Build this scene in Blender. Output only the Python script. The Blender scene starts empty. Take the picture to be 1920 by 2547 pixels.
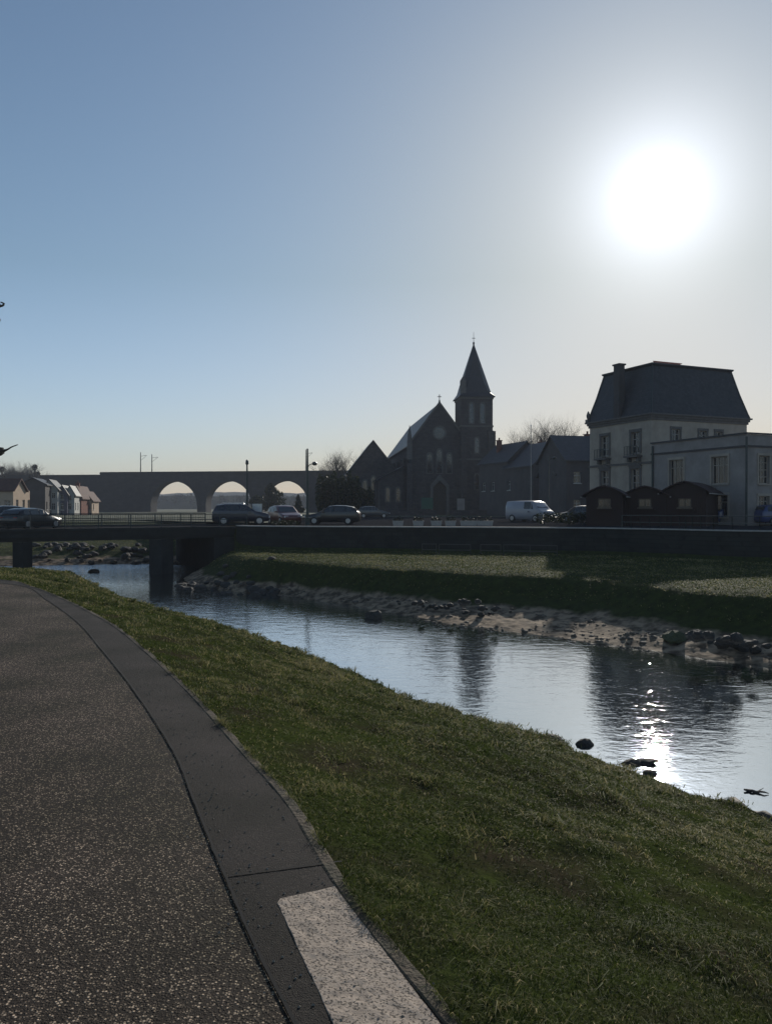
import bpy, bmesh, math, random
import numpy as np
from mathutils import Vector, Matrix, noise
random.seed(7); np.random.seed(7)
R = math.radians
scene = bpy.context.scene
COL = scene.collection

# ------------------------------------------------------------------ camera
F, CX, HY, EYE = 1924.0, 960.0, 1262.0, 1.6
cam_d = bpy.data.cameras.new('camera'); cam = bpy.data.objects.new('camera', cam_d)
COL.objects.link(cam); scene.camera = cam
cam_d.sensor_fit = 'VERTICAL'; cam_d.sensor_height = 24.0; cam_d.lens = 24.0*F/2547.0
cam_d.clip_start = 0.05; cam_d.clip_end = 9000
cam.location = (0, 0, EYE); cam.rotation_euler = (R(90-0.34), 0, 0)
# ------------------------------------------------------------------ sun and sky
SUN_EL, SUN_AZ = R(20.7), R(19.3)
SUN = Vector((math.sin(SUN_AZ)*math.cos(SUN_EL), math.cos(SUN_AZ)*math.cos(SUN_EL), math.sin(SUN_EL)))
sd = bpy.data.lights.new('sun', 'SUN'); sd.energy = 3.4; sd.angle = R(0.5); sd.color = (1.0, 0.93, 0.82)
so = bpy.data.objects.new('sun', sd); COL.objects.link(so)
so.rotation_euler = (-SUN).to_track_quat('-Z', 'Y').to_euler()
world = bpy.data.worlds.new('World'); scene.world = world; world.use_nodes = True
wn = world.node_tree.nodes; wl = world.node_tree.links; wn.clear()
def wN(t, **k):
    n = wn.new(t)
    for a, b in k.items(): setattr(n, a, b)
    return n
sky = wN('ShaderNodeTexSky', sky_type='NISHITA', sun_disc=False, sun_elevation=SUN_EL, sun_rotation=SUN_AZ)
sky.air_density = 1.0; sky.dust_density = 0.6; sky.ozone_density = 2.0; sky.altitude = 0
hs = wN('ShaderNodeHueSaturation'); hs.inputs['Saturation'].default_value = 0.95; hs.inputs['Value'].default_value = 1.0
wl.new(sky.outputs[0], hs.inputs['Color'])
bg = wN('ShaderNodeBackground'); bg.inputs[1].default_value = 0.085
# paler, warmer air low over the horizon
tc0 = wN('ShaderNodeTexCoord'); sz = wN('ShaderNodeSeparateXYZ'); wl.new(tc0.outputs['Generated'], sz.inputs[0])
hr = wN('ShaderNodeValToRGB'); he = hr.color_ramp.elements
he[0].position = 0.0; he[0].color = (1.78,1.76,1.95,1); he[1].position = 0.7; he[1].color = (0.90,1.03,1.10,1)
k_ = he.new(0.10); k_.color = (1.60,1.64,1.78,1); k_ = he.new(0.28); k_.color = (1.14,1.26,1.27,1)
wl.new(sz.outputs[2], hr.inputs[0]); hm = wN('ShaderNodeMixRGB', blend_type='MULTIPLY'); hm.inputs[0].default_value = 1.0
# soft shoulder on the sky's brightness close to the sun
dl_ = wN('ShaderNodeVectorMath', operation='DOT_PRODUCT'); wl.new(hs.outputs[0], dl_.inputs[0]); dl_.inputs[1].default_value = (0.25/5.6,0.65/5.6,0.1/5.6)
s2 = wN('ShaderNodeMath', operation='MULTIPLY_ADD'); wl.new(dl_.outputs['Value'], s2.inputs[0]); wl.new(dl_.outputs['Value'], s2.inputs[1]); s2.inputs[2].default_value = 1.0
s3 = wN('ShaderNodeMath', operation='INVERSE_SQRT'); wl.new(s2.outputs[0], s3.inputs[0])
hc = wN('ShaderNodeVectorMath', operation='SCALE'); wl.new(hs.outputs[0], hc.inputs[0]); wl.new(s3.outputs[0], hc.inputs['Scale'])
wl.new(hc.outputs[0], hm.inputs[1]); wl.new(hr.outputs[0], hm.inputs[2]); wl.new(hm.outputs[0], bg.inputs[0])
# circumsolar aureole: light scattered close around the sun
tc = wN('ShaderNodeTexCoord'); vn = wN('ShaderNodeVectorMath', operation='NORMALIZE'); wl.new(tc.outputs['Generated'], vn.inputs[0])
dt = wN('ShaderNodeVectorMath', operation='DOT_PRODUCT'); wl.new(vn.outputs[0], dt.inputs[0]); dt.inputs[1].default_value = SUN
mx = wN('ShaderNodeMath', operation='MAXIMUM'); wl.new(dt.outputs['Value'], mx.inputs[0]); mx.inputs[1].default_value = 0.0
acc = None
for amp, pw in ((2.6, 3000), (0.50, 330), (0.22, 80), (0.05, 18)):
    p = wN('ShaderNodeMath', operation='POWER'); wl.new(mx.outputs[0], p.inputs[0]); p.inputs[1].default_value = pw
    m = wN('ShaderNodeMath', operation='MULTIPLY'); wl.new(p.outputs[0], m.inputs[0]); m.inputs[1].default_value = amp
    if acc is None: acc = m
    else:
        a = wN('ShaderNodeMath', operation='ADD'); wl.new(acc.outputs[0], a.inputs[0]); wl.new(m.outputs[0], a.inputs[1]); acc = a
bg2 = wN('ShaderNodeBackground'); bg2.inputs[0].default_value = (0.90, 0.96, 1.10, 1); wl.new(acc.outputs[0], bg2.inputs[1])
ads = wN('ShaderNodeAddShader'); wl.new(bg.outputs[0], ads.inputs[0]); wl.new(bg2.outputs[0], ads.inputs[1])
wo = wN('ShaderNodeOutputWorld'); wl.new(ads.outputs[0], wo.inputs[0])
vs = scene.view_settings; vs.view_transform = 'Standard'; vs.look = 'None'; vs.gamma = 1.0; vs.exposure = 0.0
scene.render.resolution_x = 771; scene.render.resolution_y = 1024

# ------------------------------------------------------------------ survey helpers (photo sight lines -> ground points)
def P(px, py, z):
    D = (EYE - z)*F/(py - HY); return Vector(((px-CX)/F*D, D, z))
def QX(px, D): return (px-CX)/F*D
def ZY(py, D): return EYE - (py-HY)*D/F

# ------------------------------------------------------------------ materials
def mat(name, c1, c2=None, scale=4.0, rough=0.8, bump=0.0, bscale=30.0, spec=0.4, metal=0.0, detail=4, extra=None, stretch=(1,1,1), contrast=(0.3, 0.7), bdist=0.02):
    m = bpy.data.materials.new(name); m.use_nodes = True; nt = m.node_tree; N = nt.nodes; L = nt.links
    b = N['Principled BSDF']; b.inputs['Roughness'].default_value = rough; b.inputs['Metallic'].default_value = metal
    b.inputs['Specular IOR Level'].default_value = spec
    g = N.new('ShaderNodeTexCoord'); mp = N.new('ShaderNodeMapping'); mp.inputs['Scale'].default_value = stretch
    L.new(g.outputs['Object'], mp.inputs[0])
    if c2 is None: c2 = tuple(x*0.72 for x in c1)
    no = N.new('ShaderNodeTexNoise'); no.inputs['Scale'].default_value = scale; no.inputs['Detail'].default_value = detail
    no.inputs['Roughness'].default_value = 0.65
    L.new(mp.outputs[0], no.inputs['Vector'])
    r = N.new('ShaderNodeValToRGB'); r.color_ramp.elements[0].position = contrast[0]; r.color_ramp.elements[1].position = contrast[1]
    r.color_ramp.elements[0].color = (*c2, 1); r.color_ramp.elements[1].color = (*c1, 1)
    L.new(no.outputs['Fac'], r.inputs[0]); L.new(r.outputs[0], b.inputs['Base Color'])
    if bump > 0:
        n2 = N.new('ShaderNodeTexNoise'); n2.inputs['Scale'].default_value = bscale; n2.inputs['Detail'].default_value = 3
        L.new(mp.outputs[0], n2.inputs['Vector'])
        bu = N.new('ShaderNodeBump'); bu.inputs['Strength'].default_value = bump; bu.inputs['Distance'].default_value = bdist
        L.new(n2.outputs['Fac'], bu.inputs['Height']); L.new(bu.outputs[0], b.inputs['Normal'])
    if extra: extra(nt, b, mp, r, no)
    return m
def brick_extra(w, h, mortar=(0.2,0.19,0.17), sz=0.02, vary=0.35):
    def f(nt, b, mp, r, no):
        N = nt.nodes; L = nt.links
        br = N.new('ShaderNodeTexBrick'); br.inputs['Scale'].default_value = 1; br.inputs['Brick Width'].default_value = w
        br.inputs['Row Height'].default_value = h; br.inputs['Mortar Size'].default_value = sz
        sx = N.new('ShaderNodeSeparateXYZ'); L.new(mp.outputs[0], sx.inputs[0])
        ad = N.new('ShaderNodeMath'); ad.operation = 'ADD'; L.new(sx.outputs[0], ad.inputs[0]); L.new(sx.outputs[1], ad.inputs[1])
        cx = N.new('ShaderNodeCombineXYZ'); L.new(ad.outputs[0], cx.inputs[0]); L.new(sx.outputs[2], cx.inputs[1])
        L.new(cx.outputs[0], br.inputs['Vector'])
        br.inputs['Color1'].default_value = (1,1,1,1); br.inputs['Color2'].default_value = (1-vary,)*3+(1,); br.inputs['Mortar'].default_value = (0.6,0.6,0.6,1)
        mi = N.new('ShaderNodeMixRGB'); mi.blend_type = 'MULTIPLY'; mi.inputs[0].default_value = 1
        L.new(r.outputs[0], mi.inputs[1]); L.new(br.outputs['Color'], mi.inputs[2]); L.new(mi.outputs[0], b.inputs['Base Color'])
        bu = N.new('ShaderNodeBump'); bu.inputs['Strength'].default_value = 0.5; bu.inputs['Distance'].default_value = 0.02; bu.invert = True
        L.new(br.outputs['Fac'], bu.inputs['Height']); L.new(bu.outputs[0], b.inputs['Normal'])
    return f
M = {}
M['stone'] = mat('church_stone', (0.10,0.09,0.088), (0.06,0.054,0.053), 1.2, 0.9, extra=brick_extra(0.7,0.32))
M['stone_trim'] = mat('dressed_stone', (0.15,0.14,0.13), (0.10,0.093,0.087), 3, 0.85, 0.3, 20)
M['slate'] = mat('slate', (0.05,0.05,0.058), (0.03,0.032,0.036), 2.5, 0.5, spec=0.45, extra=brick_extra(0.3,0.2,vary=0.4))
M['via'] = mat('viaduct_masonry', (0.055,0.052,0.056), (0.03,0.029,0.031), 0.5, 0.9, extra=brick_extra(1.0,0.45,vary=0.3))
M['render'] = mat('cream_render', (0.42,0.365,0.30), (0.29,0.25,0.205), 0.8, 0.85, 0.15, 25)
M['render_b'] = mat('grey_white_render', (0.32,0.29,0.27), (0.22,0.20,0.185), 0.8, 0.85, 0.15, 25)
M['brick'] = mat('red_brick', (0.26,0.09,0.06), (0.16,0.06,0.045), 2, 0.9, extra=brick_extra(0.25,0.09))
M['grey_wall'] = mat('grey_render', (0.09,0.083,0.082), (0.06,0.056,0.056), 0.7, 0.9, 0.2, 20)
M['tile'] = mat('red_tile', (0.13,0.055,0.04), (0.08,0.04,0.032), 2.5, 0.8, extra=brick_extra(0.25,0.25))
M['glass'] = mat('window_glass', (0.02,0.024,0.03), (0.015,0.018,0.02), 2, 0.08, spec=0.7)
M['white'] = mat('white_paint', (0.50,0.50,0.47), (0.38,0.38,0.36), 3, 0.5)
M['cream'] = mat('peach_render', (0.46,0.35,0.26), (0.38,0.29,0.21), 1, 0.85)
M['mauve'] = mat('mauve_render', (0.13,0.125,0.17), (0.10,0.095,0.13), 1, 0.85)
M['hut'] = mat('stained_timber', (0.04,0.019,0.014), (0.022,0.012,0.009), 3, 0.75, 0.4, 12, stretch=(1,1,9))
M['hutroof'] = mat('bitumen_shingle', (0.055,0.028,0.026), (0.035,0.02,0.018), 5, 0.7, 0.4, 20)
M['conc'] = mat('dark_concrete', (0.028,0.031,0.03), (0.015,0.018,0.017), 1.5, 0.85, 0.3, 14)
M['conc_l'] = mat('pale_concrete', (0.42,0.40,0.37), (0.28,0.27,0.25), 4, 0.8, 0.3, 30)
M['quay'] = mat('quay_masonry', (0.035,0.036,0.032), (0.018,0.02,0.017), 1.2, 0.9, extra=brick_extra(0.6,0.25))
M['metal'] = mat('painted_steel', (0.05,0.065,0.065), (0.035,0.045,0.045), 6, 0.4, metal=0.5)
M['metal_l'] = mat('galvanised_steel', (0.5,0.51,0.52), (0.38,0.39,0.4), 6, 0.35, metal=0.8)
M['bark'] = mat('bark', (0.10,0.085,0.07), (0.05,0.045,0.04), 8, 0.9, 0.4, 30)
M['asph'] = mat('asphalt', (0.04,0.04,0.042), (0.028,0.028,0.03), 3, 1.0, 0.0, 80, spec=0.0)
M['earth'] = mat('field', (0.075,0.085,0.035), (0.05,0.055,0.025), 0.05, 0.95)
M['hill'] = mat('wooded_hill', (0.055,0.06,0.045), (0.03,0.035,0.03), 0.06, 1.0, spec=0.0)
M['rock'] = mat('wet_rock', (0.07,0.062,0.05), (0.025,0.023,0.02), 5, 0.75, 0.7, 12, bdist=0.05)
M['moss'] = mat('mossy_rock', (0.10,0.11,0.045), (0.04,0.045,0.025), 5, 0.8, 0.7, 12, bdist=0.05)
M['wood'] = mat('driftwood', (0.09,0.07,0.05), (0.04,0.03,0.025), 9, 0.7, 0.4, 20)
M['tyre'] = mat('tyre_rubber', (0.02,0.02,0.02), (0.015,0.015,0.015), 6, 0.8)
M['rim'] = mat('alloy', (0.4,0.4,0.42), (0.3,0.3,0.3), 6, 0.35, metal=0.8)
M['lamp'] = mat('headlamp_lens', (0.7,0.7,0.7), (0.6,0.6,0.6), 6, 0.15)
M['red'] = mat('tail_lens', (0.35,0.02,0.02), (0.3,0.02,0.02), 6, 0.2)
M['green'] = mat('green_panel', (0.03,0.11,0.07), (0.025,0.09,0.06), 2, 0.6)
M['pot'] = mat('planter', (0.4,0.37,0.33), (0.3,0.27,0.25), 6, 0.8)
M['red_trim'] = mat('red_cresting', (0.4,0.12,0.09), (0.3,0.1,0.08), 6, 0.6)
M['twig'] = mat('far_twigs', (0.05,0.05,0.035), (0.035,0.035,0.028), 1, 1.0, spec=0.0)
M['hutwin'] = mat('worn_shutter', (0.16,0.13,0.09), (0.10,0.08,0.06), 6, 0.8)
def paint(name, c): 
    m = mat(name, c, tuple(x*0.95 for x in c), 2, 0.3, spec=0.6)
    m.node_tree.nodes['Principled BSDF'].inputs['Coat Weight'].default_value = 0.35
    return m

def leaf_mat(name, a, b, c, translucent=0.35, rough=0.45):
    """blade or leaf: per-blade colour attribute 'tint' mixes a..b..c; part of the light goes through"""
    m = bpy.data.materials.new(name); m.use_nodes = True; nt = m.node_tree; N = nt.nodes; L = nt.links; N.clear()
    at = N.new('ShaderNodeAttribute'); at.attribute_name = 'tint'
    r = N.new('ShaderNodeValToRGB'); e = r.color_ramp.elements
    e[0].position = 0; e[0].color = (*a, 1); e[1].position = 1; e[1].color = (*c, 1); k = e.new(0.6); k.color = (*b, 1)
    L.new(at.outputs['Fac'], r.inputs[0])
    p = N.new('ShaderNodeBsdfPrincipled'); p.inputs['Roughness'].default_value = rough; p.inputs['Specular IOR Level'].default_value = 0.07
    L.new(r.outputs[0], p.inputs['Base Color'])
    t = N.new('ShaderNodeBsdfTranslucent'); L.new(r.outputs[0], t.inputs[0])
    mi = N.new('ShaderNodeMixShader'); mi.inputs[0].default_value = translucent
    L.new(p.outputs[0], mi.inputs[1]); L.new(t.outputs[0], mi.inputs[2])
    o = N.new('ShaderNodeOutputMaterial'); L.new(mi.outputs[0], o.inputs[0])
    return m
M['blade'] = leaf_mat('grass_blade', (0.024,0.038,0.008), (0.098,0.122,0.026), (0.44,0.36,0.19), 0.42, 0.6)
M['leaf'] = leaf_mat('evergreen_leaf', (0.012,0.02,0.009), (0.028,0.038,0.014), (0.05,0.055,0.025), 0.2)

# ------------------------------------------------------------------ mesh builder
class MB:
    def __init__(s): s.v = []; s.f = []
    def add(s, vs, fs):
        o = len(s.v); s.v += [tuple(v) for v in vs]; s.f += [tuple(i+o for i in f) for f in fs]; return s
    def box(s, x0, x1, y0, y1, z0, z1):
        return s.add([(x0,y0,z0),(x1,y0,z0),(x1,y1,z0),(x0,y1,z0),(x0,y0,z1),(x1,y0,z1),(x1,y1,z1),(x0,y1,z1)],
                     [(0,3,2,1),(4,5,6,7),(0,1,5,4),(1,2,6,5),(2,3,7,6),(3,0,4,7)])
    def obox(s, O, U, V, W):
        O, U, V, W = map(Vector, (O, U, V, W))
        return s.add([O,O+U,O+U+V,O+V,O+W,O+U+W,O+U+V+W,O+V+W],[(0,3,2,1),(4,5,6,7),(0,1,5,4),(1,2,6,5),(2,3,7,6),(3,0,4,7)])
    def tube(s, pts, rad, n=6, cap=True):
        pts = [Vector(p) for p in pts]
        if not hasattr(rad, '__len__'): rad = [rad]*len(pts)
        vs = []; fs = []
        for i, p in enumerate(pts):
            d = (pts[min(i+1,len(pts)-1)]-pts[max(i-1,0)]).normalized()
            a = d.cross(Vector((0,0,1)) if abs(d.z) < 0.9 else Vector((1,0,0))).normalized(); b = d.cross(a)
            for k in range(n):
                t = 2*math.pi*k/n; vs.append(p + a*math.cos(t)*rad[i] + b*math.sin(t)*rad[i])
        for i in range(len(pts)-1):
            for k in range(n):
                k2 = (k+1)%n; fs.append((i*n+k, i*n+k2, (i+1)*n+k2, (i+1)*n+k))
        if cap: fs.append(tuple(range(n))[::-1]); fs.append(tuple(range((len(pts)-1)*n, len(pts)*n)))
        return s.add(vs, fs)
    def prism(s, poly, O, A, B, E):
        """polygon (a,b) in plane O + a*A + b*B, extruded by vector E"""
        O, A, B, E = map(Vector, (O, A, B, E)); n = len(poly)
        f = [O+A*a+B*b for a, b in poly]; g = [p+E for p in f]
        return s.add(f+g, [tuple(range(n)), tuple(range(n, 2*n))[::-1]] + [(i, n+i, n+(i+1)%n, (i+1)%n) for i in range(n)])
    def build(s, name, material, parent=None, smooth=False, loc=None, rz=0.0, fix=True):
        me = bpy.data.meshes.new(name); me.from_pydata(s.v, [], s.f); me.materials.append(material)
        if fix:
            bm = bmesh.new(); bm.from_mesh(me); bmesh.ops.recalc_face_normals(bm, faces=bm.faces); bm.to_mesh(me); bm.free()
        if smooth:
            me.polygons.foreach_set('use_smooth', [True]*len(me.polygons))
        o = bpy.data.objects.new(name, me); COL.objects.link(o)
        if parent: o.parent = parent
        if loc is not None: o.location = loc
        o.rotation_euler.z = rz
        return o
def tag(o, label=None, cat=None, group=None, kind=None):
    if label: o['label'] = label
    if cat: o['category'] = cat
    if group: o['group'] = group
    if kind: o['kind'] = kind
    return o
def thing(name, label, cat, loc, rz=0.0, group=None):
    o = bpy.data.objects.new(name, None); COL.objects.link(o); o.location = loc; o.rotation_euler.z = rz
    o.empty_display_size = 0.3
    return tag(o, label, cat, group)
def copy_tree(o, parent=None):
    c = o.copy(); COL.objects.link(c); c.parent = parent
    for ch in [x for x in bpy.data.objects if x.parent == o]: copy_tree(ch, c)
    return c
def struct(o): o['kind'] = 'structure'; return o
def cr(pts, n):
    pts = [Vector(p) for p in pts]; out = []
    for i in range(len(pts)-1):
        p0 = pts[max(i-1,0)]; p1 = pts[i]; p2 = pts[i+1]; p3 = pts[min(i+2,len(pts)-1)]
        for k in range(n):
            t = k/n
            out.append(0.5*((2*p1)+(p2-p0)*t+(2*p0-5*p1+4*p2-p3)*t*t+(3*p1-p0-3*p2+p3)*t**3))
    out.append(pts[-1]); return out
def grid_obj(name, rows, material, smooth=True):
    """rows: list of equally long lists of points"""
    nr, nc = len(rows), len(rows[0]); mb = MB()
    mb.v = [tuple(p) for r in rows for p in r]
    mb.f = [(i*nc+j, i*nc+j+1, (i+1)*nc+j+1, (i+1)*nc+j) for i in range(nr-1) for j in range(nc-1)]
    o = mb.build(name, material, smooth=smooth, fix=False)
    me = o.data
    if sum(p.normal.z for p in me.polygons) < 0: me.flip_normals()
    return o
def fbm(x, y, sc, oct=3):
    return noise.fractal(Vector((x*sc, y*sc, 3.1)), 1.0, 2.0, oct)

# ------------------------------------------------------------------ near bank, path and border
WZ = -2.8
kerb_px = [(1150,2547),(866,2201),(737,2000),(612,1863),(476,1716),(365,1615),(277,1548),(170,1493),(85,1460)]
K = [Vector((3.9,-5,0)), Vector((1.42,0,0))] + [P(a,b,0) for a,b in kerb_px] + [Vector((-8.7,17.2,0)), Vector((-13,18.4,0)), Vector((-40,20,0))]
edge_px = [(1920,2052),(1615,1944),(1394,1853),(1240,1802),(1060,1755),(855,1665),(588,1569),(357,1510),(210,1447),(113,1422)]
CZ = -2.45
Wp = [Vector((14,-4,CZ)), Vector((8.4,4.4,CZ))] + [P(a,b,CZ) for a,b in edge_px[:-1]] + [P(113,1422,CZ), Vector((-36,50,CZ)), Vector((-85,50,CZ))]
assert len(K) == len(Wp), (len(K), len(Wp))
NS = 30
Kc, Wc = cr(K, NS), cr(Wp, NS)
NT = 90
rows = []
for i, (k, w) in enumerate(zip(Kc, Wc)):
    row = []
    L_ = (w-k).length
    for j in range(NT+1):
        t = (j/NT)
        if t <= 0.9:
            q = t/0.9; p = k.lerp(w, q)
            z = CZ*(q**1.22)
            amp = min(1, q*6)
            z += amp*(0.07*fbm(p.x, p.y, 0.9) + 0.045*fbm(p.x, p.y, 2.6))
            # small slipped scarps near the water
            sc = max(0, 1-abs(q-0.84-0.03*fbm(p.x,p.y,0.4))/0.05)*max(0, fbm(p.x+9,p.y,0.35)+0.15)
            z -= 0.45*sc
            wob = (0.30*fbm(p.x*1.0, p.y, 0.8)+0.13*fbm(p.x,p.y,3.5))*q**3
            d = (w-k).normalized(); p = Vector((p.x+d.x*wob, p.y+d.y*wob, z - 0.008))
        else:
            q = (t-0.9)/0.1; d = (w-k).normalized(); d.z = 0
            wob = 0.30*fbm(w.x, w.y, 0.8)+0.13*fbm(w.x,w.y,3.5)
            p = w + d*(wob + 0.15*math.sin(q*math.pi/2) + 1.2*max(0,q-0.4))
            p.z = CZ + 0.07*fbm(w.x,w.y,0.9)*(1-q) - 1.1*q**0.8
        row.append(p)
    rows.append(row)
NB = rows
def soil_mat():
    def ex(nt, b, mp, r, no):
        N = nt.nodes; L = nt.links
        n2 = N.new('ShaderNodeTexNoise'); n2.inputs['Scale'].default_value = 1.3; n2.inputs['Detail'].default_value = 6
        L.new(mp.outputs[0], n2.inputs['Vector'])
        r2 = N.new('ShaderNodeValToRGB'); r2.color_ramp.elements[0].position = 0.45; r2.color_ramp.elements[1].position = 0.68
        mi = N.new('ShaderNodeMixRGB'); L.new(n2.outputs['Fac'], r2.inputs[0]); L.new(r2.outputs[0], mi.inputs[0])
        L.new(r.outputs[0], mi.inputs[1]); mi.inputs[2].default_value = (0.045,0.038,0.024,1); L.new(mi.outputs[0], b.inputs['Base Color'])
    return mat('turf', (0.06,0.075,0.022), (0.018,0.024,0.008), 25, 1.0, 0.5, 25, extra=ex, bdist=0.02, spec=0.0)
M['turf'] = soil_mat()
near_bank = grid_obj('river_bank', rows, M['turf']); struct(near_bank)

strip_px = [(731,2547),(558,2178),(485,2000),(428,1863),(332,1716),(252,1615),(193,1548),(118,1493),(55,1458)]
Sl = [Vector((3.3,-5,0)), Vector((0.9,0,0))] + [P(a,b,0) for a,b in strip_px] + [Vector((-9.3,16.8,0)), Vector((-13,17.9,0)), Vector((-40,19.4,0))]
Slc = cr(Sl, NS)
# kerb inner edge = 7 cm inside the grass edge
def inset(poly, d):
    out = []
    for i, p in enumerate(poly):
        t = (poly[min(i+1,len(poly)-1)]-poly[max(i-1,0)]).normalized(); out.append(p + Vector((-t.y, t.x, 0))*d)
    return out
Kin = inset(Kc, 0.06)
def ribbon(a, b, z, n=1): return [[p.lerp(q, k/n) + Vector((0,0,z)) for k in range(n+1)] for p, q in zip(a, b)]
def gravel_extra(scale, light, dark, amount):
    def ex(nt, b, mp, r, no):
        N = nt.nodes; L = nt.links
        vo = N.new('ShaderNodeTexVoronoi'); vo.inputs['Scale'].default_value = scale; L.new(mp.outputs[0], vo.inputs['Vector'])
        sp = N.new('ShaderNodeSeparateColor'); L.new(vo.outputs['Color'], sp.inputs[0])
        rr = N.new('ShaderNodeValToRGB'); e = rr.color_ramp.elements
        e[0].position = 0.35; e[0].color = (*dark,1); e[1].position = 1; e[1].color = (*light,1)
        k = e.new(0.72); k.color = tuple(d*0.6+l*0.22 for d,l in zip(dark,light))+(1,)
        L.new(sp.outputs[0], rr.inputs[0])
        # stones fade into binder at their rim
        mr = N.new('ShaderNodeMapRange'); mr.inputs[1].default_value = 0.25; mr.inputs[2].default_value = 0.6; mr.inputs[3].default_value = 1; mr.inputs[4].default_value = 0
        L.new(vo.outputs['Distance'], mr.inputs[0])
        mi = N.new('ShaderNodeMixRGB'); L.new(mr.outputs[0], mi.inputs[0]); L.new(r.outputs[0], mi.inputs[1]); L.new(rr.outputs[0], mi.inputs[2])
        big = N.new('ShaderNodeTexNoise'); big.inputs['Scale'].default_value = 1.1; big.inputs['Detail'].default_value = 5; L.new(mp.outputs[0], big.inputs['Vector'])
        br = N.new('ShaderNodeValToRGB'); br.color_ramp.elements[0].position = 0.35; br.color_ramp.elements[0].color = (0.62,0.58,0.44,1); br.color_ramp.elements[1].position = 0.65; br.color_ramp.elements[1].color = (1.4,1.22,1.10,1)
        L.new(big.outputs['Fac'], br.inputs[0])
        m2 = N.new('ShaderNodeMixRGB'); m2.blend_type = 'MULTIPLY'; m2.inputs[0].default_value = 1; L.new(mi.outputs[0], m2.inputs[1]); L.new(br.outputs[0], m2.inputs[2])
        L.new(m2.outputs[0], b.inputs['Base Color'])
        iv = N.new('ShaderNodeMath'); iv.operation = 'MULTIPLY'; L.new(mr.outputs[0], iv.inputs[0]); L.new(sp.outputs[1], iv.inputs[1])
        n3 = N.new('ShaderNodeTexNoise'); n3.inputs['Scale'].default_value = scale*2.5; L.new(mp.outputs[0], n3.inputs['Vector'])
        a = N.new('ShaderNodeMath'); a.operation = 'MULTIPLY_ADD'; L.new(n3.outputs['Fac'], a.inputs[0]); a.inputs[1].default_value = 0.4; L.new(iv.outputs[0], a.inputs[2])
        bu = N.new('ShaderNodeBump'); bu.inputs['Strength'].default_value = amount; bu.inputs['Distance'].default_value = 0.006
        L.new(a.outputs[0], bu.inputs['Height']); L.new(bu.outputs[0], b.inputs['Normal'])
    return ex
M['gravel'] = mat('exposed_aggregate', (0.040,0.033,0.027), (0.020,0.017,0.014), 60, 0.75, spec=0.12, extra=gravel_extra(105, (0.66,0.57,0.45), (0.036,0.030,0.024), 1.0))
M['band'] = mat('tar_band', (0.032,0.029,0.028), (0.020,0.0185,0.018), 2.2, 0.85, spec=0.2, extra=gravel_extra(170, (0.12,0.11,0.10), (0.022,0.020,0.019), 0.7))
Lft = [Vector((-9,-8,0)), Vector((-9,0,0))]+[Vector((-9.0,2.2,0)),Vector((-9,3,0)),Vector((-9,3.6,0)),Vector((-9,4.2,0)),Vector((-9.2,5.5,0)),Vector((-9.6,7,0)),Vector((-10.2,8.5,0)),Vector((-11.2,10.5,0)),Vector((-12.5,12,0)),Vector((-13.5,12.8,0)),Vector((-16,13.5,0)),Vector((-40,15,0))]
assert len(Lft) == len(Sl)
path = grid_obj('path', ribbon(Slc, cr(Lft, NS), 0.0, 4), M['gravel'], False); struct(path)
band = grid_obj('pavement', ribbon(Slc, Kin, 0.004), M['band'], False); struct(band)
# joint across the band (a thin cut filled with dark dirt)
M['dirt'] = mat('joint_dirt', (0.018,0.016,0.014), (0.012,0.011,0.01), 20, 0.95)
a, b = P(570,2185,0), P(850,2148,0)
u = (b-a).normalized(); w_ = Vector((u.y,-u.x,0))*0.006
jm = MB(); N_ = 14
for k in range(N_):
    p, q = a.lerp(b, k/N_), a.lerp(b, (k+1)/N_)
    j1, j2 = w_*random.uniform(0.6,1.3), w_*random.uniform(0.6,1.3)
    jm.add([p-w_+Vector((0,0,.008)), q-w_+Vector((0,0,.008)), q+j2+Vector((0,0,.008)), p+j1+Vector((0,0,.008))], [(0,1,2,3)])
struct(jm.build('pavement_joint', M['dirt'], fix=False))
# dirt line between the gravel and the band
jl = []
for i, p in enumerate(Slc):
    t = (Slc[min(i+1,len(Slc)-1)]-Slc[max(i-1,0)]).normalized(); n = Vector((-t.y,t.x,0))
    ww = 0.006+0.006*abs(fbm(p.x*3,p.y*3,2)); jl.append([p+n*ww+Vector((0,0,.008)), p-n*ww*0.7+Vector((0,0,.008))])
struct(grid_obj('pavement_joint', jl, M['dirt'], False))
# concrete edging kerb
M['edging'] = mat('edging_concrete', (0.12,0.085,0.055), (0.045,0.042,0.024), 7, 0.9, 0.7, 50)
er = []
for i, (p, q) in enumerate(zip(Kc, Kin)):
    j = 0.010*fbm(p.x, p.y, 6); h = 0.008+0.005*fbm(p.x,p.y,3)
    er.append([q+Vector((0,0,-.03)), q+Vector((0,0,h-.004)), q.lerp(p,.12)+Vector((0,0,h)), q.lerp(p,.88+j*6)+Vector((0,0,h)), q.lerp(p,1.0+j*8)+Vector((0,0,h-.008)), q.lerp(p,1.02+j*8)+Vector((0,0,-.05))])
kerb = grid_obj('kerb', er, M['edging'], False); struct(kerb)
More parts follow.
